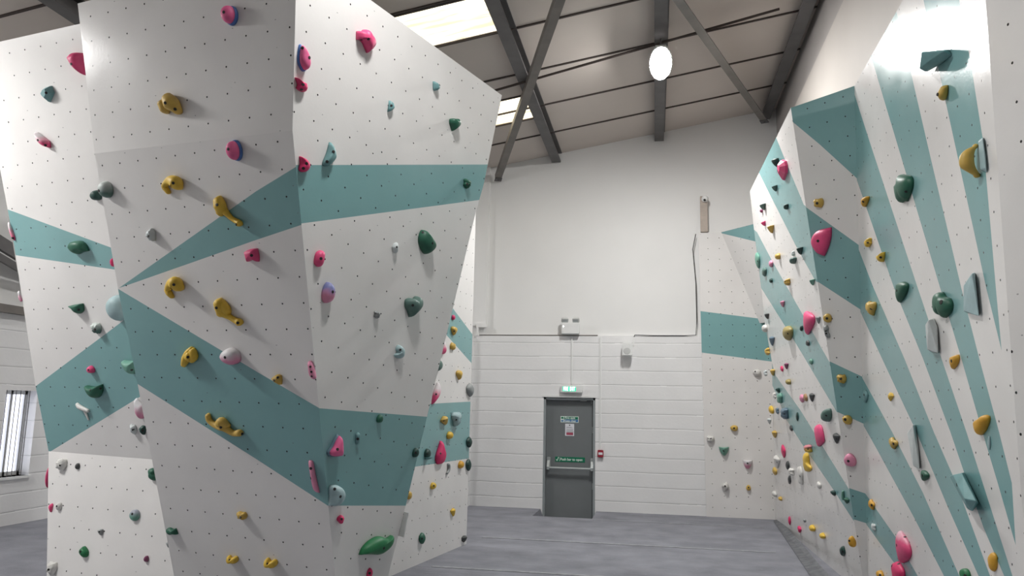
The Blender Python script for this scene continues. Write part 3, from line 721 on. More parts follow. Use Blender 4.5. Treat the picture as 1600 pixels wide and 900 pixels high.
# ---------------------------------------------------------------- climbing holds
PL = dict(A=pAm, D=pAl, B=pBl, U=pBu, C=pLC, L=pLD, R=pR1, W=pR2, K=pR3, Q=pR4, N=pR0)
FACE = dict(A='far-left overhang of the tower', D='lower left base of the tower', B='front face of the tower', U='upper front face of the tower', C='right face of the tower',
            L='rear side of the tower', R='striped board', W='jutting wedge', K='leaning board', Q='flat corner board', N='near board')
def pts_of(s): return [tuple(float(v) for v in p.split(',')) for p in s.split()]
SHAPE = {  # unit outlines, x right, y up; a repeated point makes a corner
 'disc': [(math.cos(a*math.pi/6), math.sin(a*math.pi/6)) for a in range(12)],
 'egg': pts_of('0,1 .55,.72 .9,.1 .85,-.5 .45,-.95 -.45,-.95 -.85,-.5 -.9,.1 -.55,.72'),
 'drop': pts_of('0,1 0,1 .45,.35 .9,-.35 .6,-.9 0,-1 -.6,-.9 -.9,-.35 -.45,.35'),
 'jug': pts_of('-1,.55 -1,.55 -.5,.95 .4,1 .95,.6 1,.1 .6,-.7 .1,-1 -.5,-.75 -.85,-.1'),
 'half': pts_of('-1,.9 -1,.9 0,.8 1,.95 1,.95 .85,.1 .4,-.75 0,-1 -.4,-.75 -.85,.1'),
 'fin': pts_of('.1,1 .1,1 .75,.5 1,-.1 .7,-.7 .3,-1 .3,-1 -.3,-.75 -.85,-.3 -1,.3 -.5,.8'),
 'dee': pts_of('.7,1 .7,1 .95,.3 1,-.4 .75,-1 .75,-1 0,-.7 -.7,-.2 -1,.35 -.5,.8 .1,.98'),
 'tri': pts_of('-1,.5 -1,.5 .2,1 1,.8 1,.8 .95,-.2 .7,-1 .7,-1 -.2,-.3'),
 'shield': pts_of('-.6,1 -.6,1 .3,.6 1,0 .6,-.7 -.3,-1 -.9,-.85 -.7,0'),
 'heart': pts_of('-.95,.45 -.5,.7 -.1,.6 .4,1 .9,.75 1,.2 .6,-.4 -.1,-1 -.1,-1 -.5,-.5 -.9,-.1'),
 'leaf': pts_of('-1,-.5 -1,-.5 -.6,.3 0,.95 .5,.7 .95,.9 1,.4 .7,-.5 .2,-1 -.4,-.75'),
 'pinch': pts_of('-.7,1 .3,.95 .7,.3 .9,-.6 .6,-1 -.4,-.95 -.9,-.4 -.8,.4'),
 'bar': pts_of('-.7,1 0,.95 .55,.8 .6,.2 .75,-.5 1,-.95 .4,-1 -.3,-.95 -.6,-.3 -.95,.3'),
 'rock': pts_of('-.5,1 .2,.8 .7,.9 1,.2 .8,-.5 .3,-1 -.3,-.8 -.9,-.6 -.8,.1 -1,.6'),
 'pear': pts_of('-.25,1 .3,.9 .45,.3 1,-.3 .8,-.9 .1,-1 -.6,-.95 -1,-.5 -.6,.2 -.6,.7'),
 'slit': pts_of('-.4,1 .4,.6 1,-.2 .7,-1 .1,-.7 -.6,0'),
 'peanut': pts_of('-.3,1 .5,.9 .8,.5 .4,.05 .9,-.4 .9,-.85 .2,-1 -.5,-.7 -.6,-.2 -.8,.2 -.9,.7'),
 'hex': pts_of('-.8,.6 -.8,.6 -.1,1 -.1,1 .8,.9 .8,.9 1,.2 1,.2 .2,-1 .2,-1 -.6,-.4 -.6,-.4'),
}
def spline(P, n=3):
    out = []; N = len(P)
    for i in range(N):
        p0, p1, p2, p3 = P[i-1], P[i], P[(i+1) % N], P[(i+2) % N]
        if p1 == p2: continue
        if p0 == p1: p0 = (2*p1[0]-p2[0], 2*p1[1]-p2[1])
        if p3 == p2: p3 = (2*p2[0]-p1[0], 2*p2[1]-p1[1])
        for k in range(n):
            t = k/n; f = lambda a, b, c, d: .5*(2*b+(c-a)*t+(2*a-5*b+4*c-d)*t*t+(3*b-a-3*c+d)*t**3)
            out.append((f(p0[0], p1[0], p2[0], p3[0]), f(p0[1], p1[1], p2[1], p3[1])))
    return out
def dome(bm, out, H, k=(0, .1), z0=0., e=(.75, .9), rough=0., lip=0., rnd=None, N=6, cap=1.0, mi=0):
    """cast body raised on outline `out`; k = place of the crown; lip leans the body upwards to an edge one can pull on"""
    n = len(out); rings = []
    for j in range(N):
        th = j/N*math.pi/2*cap; s = math.cos(th)**e[0]; h = math.sin(th)**e[1]
        r = []
        for x, y in out:
            q = rnd.uniform(-rough, rough) if rnd and j else 0
            px, py = k[0]+(x-k[0])*s*(1+q), k[1]+(y-k[1])*s*(1+q)
            r.append(bm.verts.new((px, py+lip*h, z0+H*h*(1+q))))
        rings.append(r)
    for a, b in zip(rings, rings[1:]):
        for i in range(n): bm.faces.new((a[i], a[(i+1) % n], b[(i+1) % n], b[i]))
    if cap >= 1:
        t = bm.verts.new((k[0], k[1]+lip, z0+H))
        for i in range(n): bm.faces.new((rings[-1][i], rings[-1][(i+1) % n], t))
    else: bm.faces.new(rings[-1])
    bm.faces.new(rings[0][::-1])
def facet(bm, out, H, k=(0, .1), z0=0., top=.45):
    n = len(out)
    lv = [[(x, y, z0) for x, y in out], [(k[0]+(x-k[0])*.93, k[1]+(y-k[1])*.93, z0+H*.35) for x, y in out], [(k[0]+(x-k[0])*top, k[1]+(y-k[1])*top, z0+H) for x, y in out]]
    R = [[bm.verts.new(p) for p in l] for l in lv]
    for a, b in zip(R, R[1:]):
        for i in range(n): bm.faces.new((a[i], a[(i+1) % n], b[(i+1) % n], b[i]))
    bm.faces.new(R[-1]); bm.faces.new(R[0][::-1])
def worm(bm, P, lift=.55, n=12):
    """rounded limb following points (x, y, radius[, height]) along the board"""
    C_ = []; m = 4
    for i in range(len(P)-1):
        p0, p1, p2, p3 = P[max(i-1, 0)], P[i], P[i+1], P[min(i+2, len(P)-1)]
        for k in range(m):
            t = k/m; C_.append([.5*(2*b+(c-a)*t+(2*a-5*b+4*c-d)*t*t+(3*b-a-3*c+d)*t**3) for a, b, c, d in zip(p0, p1, p2, p3)])
    C_.append(list(P[-1]))
    # rounded ends
    def endcap(p, q):
        dx, dy = p[0]-q[0], p[1]-q[1]; l = math.hypot(dx, dy) or 1
        return [[p[0]+dx/l*p[2]*a, p[1]+dy/l*p[2]*a, p[2]*b]+[z for z in p[3:]] for a, b in ((.92, .38), (.7, .72), (.38, .92))]
    C_ = endcap(C_[0], C_[1])+C_+endcap(C_[-1], C_[-2])[::-1]
    rings = []
    for i, c in enumerate(C_):
        a, b = C_[max(i-1, 0)], C_[min(i+1, len(C_)-1)]
        d = V((b[0]-a[0], b[1]-a[1], 0)).normalized(); s = V((-d.y, d.x, 0)); r = c[2]*1.1
        z = (c[3] if len(c) > 3 else r*lift)
        rings.append([bm.verts.new((c[0]+s.x*r*math.cos(q), c[1]+s.y*r*math.cos(q), max(0, z+r*1.05*math.sin(q)))) for q in [2*math.pi*k/n for k in range(n)]])
    for a, b in zip(rings, rings[1:]):
        for k in range(n): bm.faces.new((a[k], b[k], b[(k+1) % n], a[(k+1) % n]))
    bm.faces.new(rings[0]); bm.faces.new(rings[-1][::-1])

def frame(pl, o): 
    return Matrix(((pl.u.x, pl.v.x, pl.n.x, o.x), (pl.u.y, pl.v.y, pl.n.y, o.y), (pl.u.z, pl.v.z, pl.n.z, o.z), (0, 0, 0, 1)))
GROUPF = dict(cap='pink', pinktip='pink', pink='pink', hot='pink', rose='pink', palepink='pink', pinkwhite='pink and white', pinklilac='pink', whitepink='pink and white', yellow='yellow', ochre='yellow', olive='yellow', orange='yellow',
              green='green', bright='green', dark='green', sage='green', tealhold='teal', paleteal='teal', mint='green', grey='grey', palegrey='grey', white='white', charcoal='dark', blue='blue', steelblue='blue grey', brown='brown', plum='pink', greenwhite='green', tealgrey='teal', yellowpink='mixed', purplepink='pink')
HOLDS = []
def hold(face, kind, col, box_, label, k=.55, shape=None, rot=0, crown=(0, .12), lip=0., rough=0., bolts=None, top=.45, e=(.75, .9), cap_col=None, pieces=None, name='climbing_hold', cat='climbing hold', br=.0105, fit=True):
    """one hold bolted to a board. box_: (cx, cy, w, h) sighted in the photograph, or a list of sighted outline points"""
    pl = PL[face]; rnd = random.Random(len(HOLDS)+7)
    if pieces: 
        xs = [p[0]+s*p[2] for q in pieces for p in q[0] for s in (-1, 1)]; ys = [p[1]+s*p[2] for q in pieces for p in q[0] for s in (-1, 1)]
        cx, cy, w, h = (min(xs)+max(xs))/2, (min(ys)+max(ys))/2, max(xs)-min(xs), max(ys)-min(ys)
    elif isinstance(box_, list):
        xs = [p[0] for p in box_]; ys = [p[1] for p in box_]
        cx, cy, w, h = (min(xs)+max(xs))/2, (min(ys)+max(ys))/2, max(xs)-min(xs), max(ys)-min(ys)
        out = [((x-cx)/(w/2), -(y-cy)/(h/2)) for x, y in box_]
    else:
        cx, cy, w, h = box_; out = SHAPE[shape or 'egg']
        if rot:
            c, s = math.cos(math.radians(rot)), math.sin(math.radians(rot)); out = [(x*c-y*s, x*s+y*c) for x, y in out]
            mx = max(abs(x) for x, y in out); my = max(abs(y) for x, y in out); out = [(x/mx, y/my) for x, y in out]
    o = pl.at(cx, cy); dep = (o-EYE).dot(FW); m = dep/FPX
    view = (EYE-o).normalized(); cu = max(.12, math.sqrt(max(0, 1-view.dot(pl.u)**2))); cn = math.sqrt(max(0, 1-view.dot(pl.n)**2))
    meshes = []
    bm = NEW()
    if pieces:
        for P, lift in pieces:
            worm(bm, [((p[0]-cx)/(w/2), -(p[1]-cy)/(h/2), p[2]/(w/2)) if False else ((p[0]-cx), -(p[1]-cy), p[2])+((p[3],) if len(p) > 3 else ()) for p in P], lift)
        su = sv = m; sn = m
    else:
        o2 = spline(out, 3) if kind != 'facet' else [p for i, p in enumerate(out) if p != out[i-1]]
        if kind == 'facet': facet(bm, o2, 1., crown, 0., top)
        elif cap_col: dome(bm, o2, .5, crown, 0., (.35, .9), rough, lip, rnd, 5, .62)
        else: dome(bm, o2, 1., crown, 0., e, rough, lip, rnd)
        hn = k*min(w, h)/2*m*1.6
        su = w/2*m/cu*.8; sv = h/2*m; sn = hn
    meshes.append(bm)
    if cap_col:
        b2 = NEW(); dome(b2, [(x*.9, y*.9) for x, y in o2], .75, (crown[0]*.8, crown[1]*.8), .4, (.6, .9), rough, lip, rnd); meshes.append(b2)
    co = [[v.co.copy() for v in b.verts] for b in meshes]
    for it in range(7 if fit else 1):
        F = frame(pl, o+pl.n*.0015)
        pp = [proj(F @ V((c.x*su, c.y*sv, c.z*sn))) for q in co for c in q]
        x0, x1 = min(p[0] for p in pp), max(p[0] for p in pp); y0, y1 = min(p[1] for p in pp), max(p[1] for p in pp)
        if not pieces:
            fx, fy = w/(x1-x0), h/(y1-y0)
            su *= fx; sn *= min(1.6, max(.6, fx))**.5*min(1.6, max(.6, fy))**.5 if cn < .8 else fx; sv *= fy
            su = min(su, 2.2*sv if cu < .45 else 9); 
        t = pl.at(cx+(cx-(x0+x1)/2)+0, cy+(cy-(y0+y1)/2)) - pl.at(cx, cy)
        o = o+t
    F = frame(pl, o+pl.n*.0015)
    S_ = Matrix.Diagonal((su, sv, sn, 1))
    root = None; trees = []
    for i, b in enumerate(meshes):
        b.transform(S_)
        bmesh.ops.recalc_face_normals(b, faces=b.faces[:])
        trees.append(BVHTree.FromBMesh(b))
        if i == 0:
            root = link(name, b, HM[col], None, kind != 'facet', F)
        else:
            ob = link('grip', b, HM[cap_col], None, True, F); ob.parent = root; ob.matrix_parent_inverse = F.inverted(); ob['label'] = GROUPF[cap_col]+' outer cap'
    if kind == 'facet' and 0: pass
    Fi = F.inverted()
    if bolts is None: bolts = [(cx, cy+h*.04)] if w*h > 150 else []
    for q in bolts:
        d = ray(*q); best = None
        lo, ld = Fi @ EYE, (Fi.to_3x3() @ d).normalized()
        for t in trees:
            hit = t.ray_cast(lo, ld)
            if hit[0] is not None and (best is None or hit[3] < best[3]): best = hit
        if best is None: continue
        n = best[1]; n = n if n.dot(ld) < 0 else -n
        b = NEW(); lathe(b, best[0]-n*.004, n, [(br, 0), (br, .0055), (br*.8, .0062)], 10)
        ob = link('bolt', b, M['bolt'], None, False, F); ob.parent = root; ob.matrix_parent_inverse = F.inverted()
    tag(root, label, cat, f"{GROUPF[col]} climbing holds on the {FACE[face]}")
    HOLDS.append(root)
    return root
def volume(face, col, s, label, bolts=(), br=.010):
    """angular plywood-style volume: the hull of sighted corners (x, y, height above the board in metres)"""
    pl = PL[face]; q = pts_of(s); o = pl.at(*q[0][:2]); F = frame(pl, o+pl.n*.0015); Fi = F.inverted()
    bm = NEW(); vs = [bm.verts.new(Fi @ (pl.at(x, y, z)+pl.n*.0015)) for x, y, z in q]
    r = bmesh.ops.convex_hull(bm, input=vs)
    bmesh.ops.delete(bm, geom=[v for v in bm.verts if not v.link_faces], context='VERTS')
    bmesh.ops.dissolve_limit(bm, angle_limit=.03, verts=bm.verts[:], edges=bm.edges[:])
    bmesh.ops.bevel(bm, geom=bm.edges[:], offset=.003, segments=1, affect='EDGES')
    bmesh.ops.recalc_face_normals(bm, faces=bm.faces[:])
    t = BVHTree.FromBMesh(bm)
    root = link('climbing_volume', bm, HM[col], None, False, F)
    for b in bolts:
        d = ray(*b); hit = t.ray_cast(Fi @ EYE, (Fi.to_3x3() @ d).normalized())
        if hit[0] is None: continue
        k = NEW(); lathe(k, hit[0]-hit[1]*.004, hit[1], [(br, 0), (br, .0055), (br*.8, .0062)], 10)
        ob = link('bolt', k, M['bolt'], None, False, F); ob.parent = root; ob.matrix_parent_inverse = Fi
    tag(root, label, 'climbing hold', f"{GROUPF[col]} climbing holds on the {FACE[face]}"); HOLDS.append(root); return root
def D(face, col, cx, cy, w, h, shape, label, **kw):
    if shape in ('tri', 'heart', 'hex', 'half') and face in 'KQL':
        kw.setdefault('crown', (0, .62)); kw.setdefault('e', (1.7, 1.)); kw['k'] = kw.get('k', .8)*1.25
    return hold(face, 'dome', col, (cx, cy, w, h), label, shape=shape, **kw)
def P(face, col, s, label, **kw): return hold(face, kw.pop('kind', 'dome'), col, pts_of(s), label, **kw)
def Wm(face, col, pieces, label, **kw): return hold(face, 'worm', col, None, label, pieces=[(pts_of(s), l) for s, l in pieces], **kw)

# --- far-left overhang
P('A', 'pink', '104,87 104,87 117,82 134,84 134,84 136,104 130,118 130,118 117,108', 'pink wedge-shaped jug tucked behind the front prow, top left', k=.9, bolts=[(111, 100)], lip=.1)
P('A', 'tealhold', '63,145 73,135 83,134 86,146 73,160 66,152', 'faceted teal hold high on the far-left overhang', kind='facet', k=.7, bolts=[(72, 145)], top=.5)
P('A', 'pinkwhite', '53,206 53,206 64,211 76,219 80,222 79,231 79,231 68,228 57,219', 'pink and white bean-shaped hold, upper left of the far-left overhang', k=.7, bolts=[(59, 219), (71, 227)])
P('A', 'green', '105,385 105,385 112,377 128,376 137,382 140,393 140,393 130,394 118,397 109,392', 'dark green jug in the upper teal band of the far-left overhang', k=.9, lip=.15, bolts=[])
P('A', 'pinkwhite', '12,350 15,347 19,351 22,362 24,372 20,376 16,371 13,362', 'pale pink upright pinch at the left edge, upper teal band', k=.8, bolts=[(20, 372)])
D('A', 'hot', 176, 410, 9, 13, 'egg', 'pink sliver of a hold peeping out left of the prow under the upper teal band', k=.8)
P('A', 'green', '106,477 106,477 119,475 132,474 132,474 131,485 124,490 118,489 113,482 113,482', 'flat-topped dark green jug below the upper teal band, far left', k=.9, lip=.2, bolts=[(123, 484)])
D('A', 'greenwhite', 150, 513, 18, 18, 'rock', 'small grey-green knobbly hold on the slanted edge of the lower left teal band', k=.8, rough=.16, bolts=[(148, 515)])
D('A', 'paleteal', 184, 481, 38, 41, 'disc', 'large pale teal and white sloper half hidden by the front prow', k=.75, bolts=[])
D('A', 'whitepink', 31, 463, 8, 17, 'pinch', 'tiny pale pink speckled pinch at the tower left edge above the barred window', k=.7, rough=.1)
D('A', 'pink', 142, 577, 14, 12, 'egg', 'tiny pink knob in the lower teal band above the half-round green jug', k=.9, bolts=[(138, 578)], br=.008)
P('A', 'green', '131,602 131,602 146,604 162,600 162,600 161,609 155,618 147,622 139,619 133,610', 'half-round dark green jug with flat top in the lower left teal band', k=.85, lip=.12, bolts=[(141, 609), (157, 607)])
D('A', 'mint', 204, 573, 30, 23, 'half', 'mid green jug half hidden by the front prow in the lower left teal band', k=.9, lip=.1, bolts=[(206, 578)])
Wm('A', 'white', [('119,631,2.5 124,635,3.4 131,638,3 139,641,2.6', .6), ('131,639,2.2 133,646,1.8 135,656,1.2', .4)], 'small white bone-shaped hold with a tail under the half-round green jug', bolts=[])
D('A', 'whitepink', 219, 638, 20, 33, 'drop', 'pink and white drop at the prow edge, below the lower left teal band', k=.7, rot=25, bolts=[])
D('A', 'palegrey', 208, 671, 12, 17, 'rock', 'small grey upright hold by the prow just above the base panel seam', k=.8, rough=.15)
D('A', 'dark', 223, 672, 12, 15, 'hex', 'little dark green hold beside the small grey one at the prow', k=.8)
D('A', 'dark', 150, 305, 20, 16, 'egg', 'small dark green knob left of the pale dome on the prow edge', k=.9, bolts=[])
# --- base panel left
D('D', 'white', 96, 726, 19, 20, 'rock', 'white craggy hold at the top left of the base panel', k=.8, rough=.16, bolts=[(94, 727)])
D('D', 'charcoal', 121, 728.5, 8, 10, 'egg', 'tiny dark hold right of the white craggy one on the base panel', k=.9)
D('D', 'pink', 79.5, 793.5, 8, 14, 'drop', 'small pink hold at the left edge of the base panel', k=.8, rot=200)
D('D', 'white', 92, 791, 10, 13, 'egg', 'small white knob beside the small pink hold, base panel', k=.9, bolts=[(88.5, 791)], br=.009)
D('D', 'tealgrey', 210.5, 805, 17, 18, 'disc', 'round teal and grey hold on the right of the base panel', k=.6, bolts=[(206.5, 803)])
D('D', 'grey', 157, 831.5, 10, 10, 'tri', 'tiny grey triangular hold in the middle of the base panel', k=.9, bolts=[(155, 831)], br=.007)
P('D', 'bright', '123,859 129,853 129,853 134,856 139,861 139,868 133,871 127,868 123,864', 'bright green jug low on the base panel', k=.8, bolts=[(125.5, 862)])
D('D', 'plum', 228.5, 873, 8.5, 10, 'egg', 'tiny dark red knob low on the right of the base panel', k=.9)
D('D', 'white', 81, 888, 18, 22, 'rock', 'white craggy hold at the bottom left corner of the base panel', k=.8, rough=.12, bolts=[(76, 890)])
D('D', 'green', 239, 741, 16, 20, 'peanut', 'dark green two-lobed hold at the top right of the base panel', k=.8, bolts=[])
D('D', 'grey', 263, 851, 8, 10, 'tri', 'tiny grey hold against the prow near the floor, base panel', k=.8)
# --- upper front face
D('U', 'blue', 358.5, 24.5, 28, 32, 'disc', 'round pink-capped blue hold at the top of the front face', k=.8, cap_col='cap', crown=(-.45, .1), bolts=[(349.5, 19)])
Wm('U', 'ochre', [('253,160,8 254,168,7', .9), ('264,154,9 273,163,11 279,172,7', .9)], 'yellow twin-lobed hold alone on the upper front face', bolts=[(258, 161), (273.5, 170.5)])
# --- front face
D('B', 'blue', 366, 235, 27, 33, 'disc', 'round pink-capped blue hold just below the front face crease', k=.8, cap_col='cap', crown=(-.45, .1), bolts=[(356.5, 233)])
D('B', 'greenwhite', 165, 296, 25, 26, 'disc', 'pale green-white dome on the upper left prow edge of the front face', k=.75, bolts=[(154.5, 298)])
Wm('B', 'yellow', [('252,294,3.5 253,289,4.5 260,284,5 270,282,7 281,286,9.5 282,290,8.5', .75), ('252,289,4 255,295,4 257,299,3.5', .7)], 'yellow hooked jug, upper of the two on the left of the front face', bolts=[(270.5, 286)])
Wm('B', 'yellow', [('344,312,7.5 347,322,9 342,331,6', .9), ('346,322,7.5 353,333,4.5 361,342,3.4 370,347,4 374,350,5', .8), ('337,331,3.4 344,331,4', .8)], 'yellow keyhole-shaped hold crossing the edge of the upper teal band', bolts=[(339, 320), (368.5, 350.5)])
D('B', 'palegrey', 235.5, 367, 17, 21, 'hex', 'small grey angular hold alone left of the upper teal band, front face', k=.8, rot=20, rough=.1, bolts=[(231.5, 369)], br=.009)
P('B', 'pink', '381,391 381,391 391,388 405,388 405,388 406,400 404,409 404,409 398,405 390,406 383,408 383,408', 'pink two-legged jug under the upper teal band of the front face', k=.8, bolts=[(393, 399)])
Wm('B', 'yellow', [('257,455,3.6 261,449,5 270,442,6.5 281,442,10 284,447,8.5', .75), ('256,452,4 260,458,4.5 263,463,3.5', .7)], 'yellow hooked jug in the white wedge between the teal bands, left', bolts=[(271.5, 445)])
Wm('B', 'yellow', [('343,472,7.5 344,482,7.5 340,490,5.5', .9), ('346,474,7 353,484,7 352,490,5', .6), ('345,488,6.5 355,495,4.2 366,501,4.2 374,504,5.5', .8)], 'yellow saddle-shaped hold in the white wedge between the teal bands, right', bolts=[(338, 481), (371.5, 504.5)])
Wm('B', 'yellow', [('304,545,3.5 299,550,5 292,560,6 283,570,4', .9), ('306,549,6 307,556,6.5 301,561,6', .5), ('296,556,7 301,556,8', .6)], 'yellow curved pinch in the lower teal band of the front face, left', bolts=[(293.5, 558)])
D('B', 'whitepink', 360, 556.5, 34, 27, 'egg', 'white and pink rounded sloper on the upper edge of the lower teal band', k=.75, rot=90, bolts=[(351.5, 558.5)])
D('B', 'ochre', 432.5, 593, 18, 17, 'tri', 'small yellow chunky hold on the upper edge of the lower teal band', k=.85, rough=.08, bolts=[(428, 594), (434, 590)], br=.009)
Wm('B', 'ochre', [('321,650,4 322,657,4.2 329,663,4.2 341,667,5 349,666,6.5 356,671,5 366,677,4.2 379,676,5', .75), ('345,661,6.5 351,658,7 357,664,5', .9)], 'long yellow serpent-shaped hold on the lower edge of the lower teal band', bolts=[(345, 667.5), (378.5, 678)])
D('B', 'rose', 487.5, 578, 14, 29, 'pinch', 'short pink pinch with three bolts by the right edge of the front face', k=.7, bolts=[(485, 573), (486.5, 581), (487, 588)], br=.008)
P('B', 'rose', '482,719 482,719 495,721 496,740 500,770 500,770 486,768 482,757', 'tall pink bar-shaped pinch by the front right edge in the lower teal band', k=.6, bolts=[(485.5, 732), (485.5, 747)])
D('B', 'ochre', 378, 805.5, 18, 14, 'rock', 'small yellow hold alone low on the front face, above the bottom pair', k=.8, rough=.08, bolts=[(375.5, 808)], br=.009)
P('B', 'green', '259,827 266,824 272,826 277,824 277,824 279,834 279,834 272,834 266,836 260,833', 'dark green lying jug at the lower left edge of the front face', k=.8, bolts=[])
D('B', 'yellow', 363, 874, 20, 14, 'peanut', 'left of two small yellow holds at the very bottom of the front face', k=.85, rot=80, bolts=[(359, 875)], br=.009)
D('B', 'yellow', 423, 879.5, 23, 17, 'peanut', 'right of two small yellow holds at the very bottom of the front face', k=.85, rot=75, bolts=[(418, 881)], br=.009)
# --- right face
P('C', 'blue', '464,69 470,70 479,80 486,96 485,108 478,112 468,104 464,90', 'oval pink-capped blue hold at the upper left of the right face', k=.75, cap_col='cap', crown=(.5, -.15), bolts=[(472.5, 75), (483.5, 90)])
P('C', 'pink', '556,58 563,55 566,49 571,46 576,50 584,55 588,64 585,73 579,83 579,83 573,76 567,70 560,70 558,72 558,72', 'large pink three-legged hold high on the right face', k=.6, bolts=[(575.5, 61), (564, 62)])
P('C', 'hot', '460,121 460,121 469,124 478,124 481,133 479,142 471,144 465,142 466,133', 'pink jug under the oval pink and blue hold', k=.75, bolts=[(473.5, 132), (471, 140)])
P('C', 'hot', '466,244 466,244 475,245 483,250 485,258 481,266 472,269 468,265 469,255', 'pink jug at the left tip of the upper teal band, right face', k=.75, bolts=[(479, 255.5), (474, 263)])
P('C', 'tealhold', '511,222 511,222 521,230 526,241 524,248 515,258 506,260 503,256 508,240', 'pale teal shield-shaped hold standing on the upper teal band', k=.65, bolts=[(521, 237), (511, 252.5)])
P('C', 'tealhold', '605,157 605,157 612,158 617,164 612,171 605,175 605,175', 'small teal wedge with flat left side on the right face', kind='dome', k=.8, bolts=[(611.5, 165)], br=.009)
P('C', 'tealhold', '676,127 676,127 683,127 688,132 686,138 681,142 678,139', 'smallest teal hold near the top edge of the right face', k=.8, bolts=[(687, 133)], br=.009)
D('C', 'green', 711, 195, 19, 20, 'heart', 'dark green jug near the top right edge of the right face', k=.8, lip=.1, bolts=[])
D('C', 'green', 730, 287, 13, 16, 'rock', 'small dark green knobbly hold at the right end of the upper teal band', k=.8, rough=.15)
P('C', 'green', '656,360 661,359 670,367 681,377 682,385 675,394 668,397 660,391 654,380 653,370', 'large dark green teardrop hold on the right face below the upper band', k=.7, bolts=[(660.5, 363), (676, 380)])
D('C', 'palegrey', 617.5, 387, 11, 17, 'hex', 'tiny grey angular hold left of the large dark green teardrop', k=.8, rot=30, bolts=[(620, 386)], br=.008)
P('C', 'pink', '490,404 492,396 499,391 506,392 508,401 506,414 499,417 491,413', 'pink rounded jug near the left edge of the right face, middle height', k=.75, bolts=[(501.5, 404)])
D('C', 'purplepink', 513, 457, 22, 33, 'egg', 'pink and violet oval hold near the left edge of the right face', k=.75, rot=15, bolts=[(520, 456)])
D('C', 'sage', 646.5, 479, 30, 33, 'heart', 'large dark green heart-shaped jug on the right face', k=.75, lip=.05, bolts=[(645, 477)])
D('C', 'grey', 589, 491.5, 11, 13, 'rock', 'tiny grey rocky hold between the violet oval and the green heart', k=.8, rough=.18)
P('C', 'paleteal', '617,544 620,539 626,540 632,545 633,553 631,559 622,560 615,556 620,551 618,548', 'pale teal double-lobed hold right of centre on the right face', k=.7, bolts=[(625.5, 546.5)], br=.009)
D('C', 'green', 593.5, 654, 11, 13, 'egg', 'small dark green knob on the upper edge of the lower teal band', k=.85)
P('C', 'steelblue', '526,678 526,678 531,684 537,710 533,714 516,713 510,706 516,697 520,688', 'pink grip over a steel-blue base in the lower teal band', k=.65, cap_col='cap', crown=(.15, -.2), bolts=[(527.5, 702)])
D('C', 'tealhold', 559, 685, 8, 19, 'peanut', 'tiny teal double knob in the lower teal band, right of the pink and blue hold', k=.8, rough=.1)
P('C', 'paleteal', '513,760 518,757 526,758 535,764 540,775 537,785 530,791 517,789 517,789 515,775', 'large pale teal jug on the lower edge of the lower teal band', k=.7, bolts=[(532, 776), (523, 764)])
D('C', 'hot', 532, 811.5, 12, 14, 'drop', 'small pink hold below the large pale teal jug', k=.85, rot=200, bolts=[(534, 811)], br=.009)
P('C', 'bright', '560,860 560,860 563,850 572,841 584,836 594,837 603,842 608,841 614,839 616,848 612,857 603,864 593,867 580,864 567,861', 'very large bright green leaf-shaped hold near the floor', k=.6, bolts=[(600, 856.5)], lip=.1)
D('C', 'hot', 577.5, 895, 10, 16, 'egg', 'small pink hold below the very large green leaf-shaped one', k=.8)
# --- rear side
D('L', 'hot', 708.5, 496, 6, 8, 'egg', 'tiny pink knob at the top of the rear side', k=.9)
D('L', 'ochre', 709.5, 517, 11, 14, 'drop', 'topmost yellow hold on the narrow rear side', k=.8, rot=180)
D('L', 'ochre', 707.5, 541, 9.5, 12, 'rock', 'second yellow hold from the top of the rear side', k=.8, rot=180)
D('L', 'pinkwhite', 690.5, 542, 15, 23, 'pear', 'pink and lilac upright pinch jutting past the right face edge', k=.7)
D('L', 'sage', 683.5, 570.5, 17, 19, 'disc', 'round grey-green dome below the pink and lilac pinch', k=.7, bolts=[(686, 567)], br=.010)
D('L', 'ochre', 717.5, 586, 11, 15, 'drop', 'yellow hold in the middle of the white part of the rear side', k=.8, rot=190, bolts=[])
D('L', 'grey', 734.5, 609.5, 13, 21, 'fin', 'grey half dome on the far right edge of the rear side', k=.7, bolts=[])
P('L', 'pinkwhite', '685,597 689,603 689,614 683,624 674,632 674,632 676,616 681,604', 'long pink and white hold emerging behind the right face edge', k=.7)
D('L', 'ochre', 693.5, 657, 13, 14, 'tri', 'yellow slanted hold on the rear teal band beside the pale teal rock', k=.8, rot=20)
D('L', 'paleteal', 713, 655, 17, 23, 'pear', 'pale teal rocky hold in the rear teal band', k=.8, rot=180, rough=.1)
D('L', 'yellow', 703, 680, 11, 12, 'egg', 'yellow knob in the rear teal band above the pink drop', k=.85)
D('L', 'dark', 733, 691, 10, 17, 'fin', 'dark green half dome on the far edge of the rear teal band', k=.75)
D('L', 'hot', 688.5, 707, 18, 37, 'drop', 'big bright pink drop-shaped hold on the rear teal band', k=.6)
D('L', 'dark', 668, 708.5, 11, 15, 'egg', 'dark green knob left of the big pink drop', k=.8)
D('L', 'tealhold', 669.5, 716, 13, 5, 'half', 'thin teal ledge hold directly under a dark green knob', k=.9)
D('C', 'dark', 649.5, 707, 11, 15, 'egg', 'dark green knob at the right edge of the lower teal band', k=.8)
Wm('L', 'grey', [('701,726,1.8 703.5,728,2 703,734,2 697,739,1.8', .7)], 'small grey hook-shaped hold under the rear teal band', bolts=[])
D('L', 'orange', 720.5, 726, 10, 12, 'egg', 'small orange-yellow knob just below the rear teal band', k=.85)
D('L', 'dark', 732, 726.5, 9.5, 19, 'fin', 'dark green half dome on the far edge below the rear teal band', k=.75)
D('L', 'yellow', 677, 759, 10, 11, 'egg', 'yellow knob alone on the white rear panel under the grey hook', k=.85, bolts=[(678, 759)], br=.009)
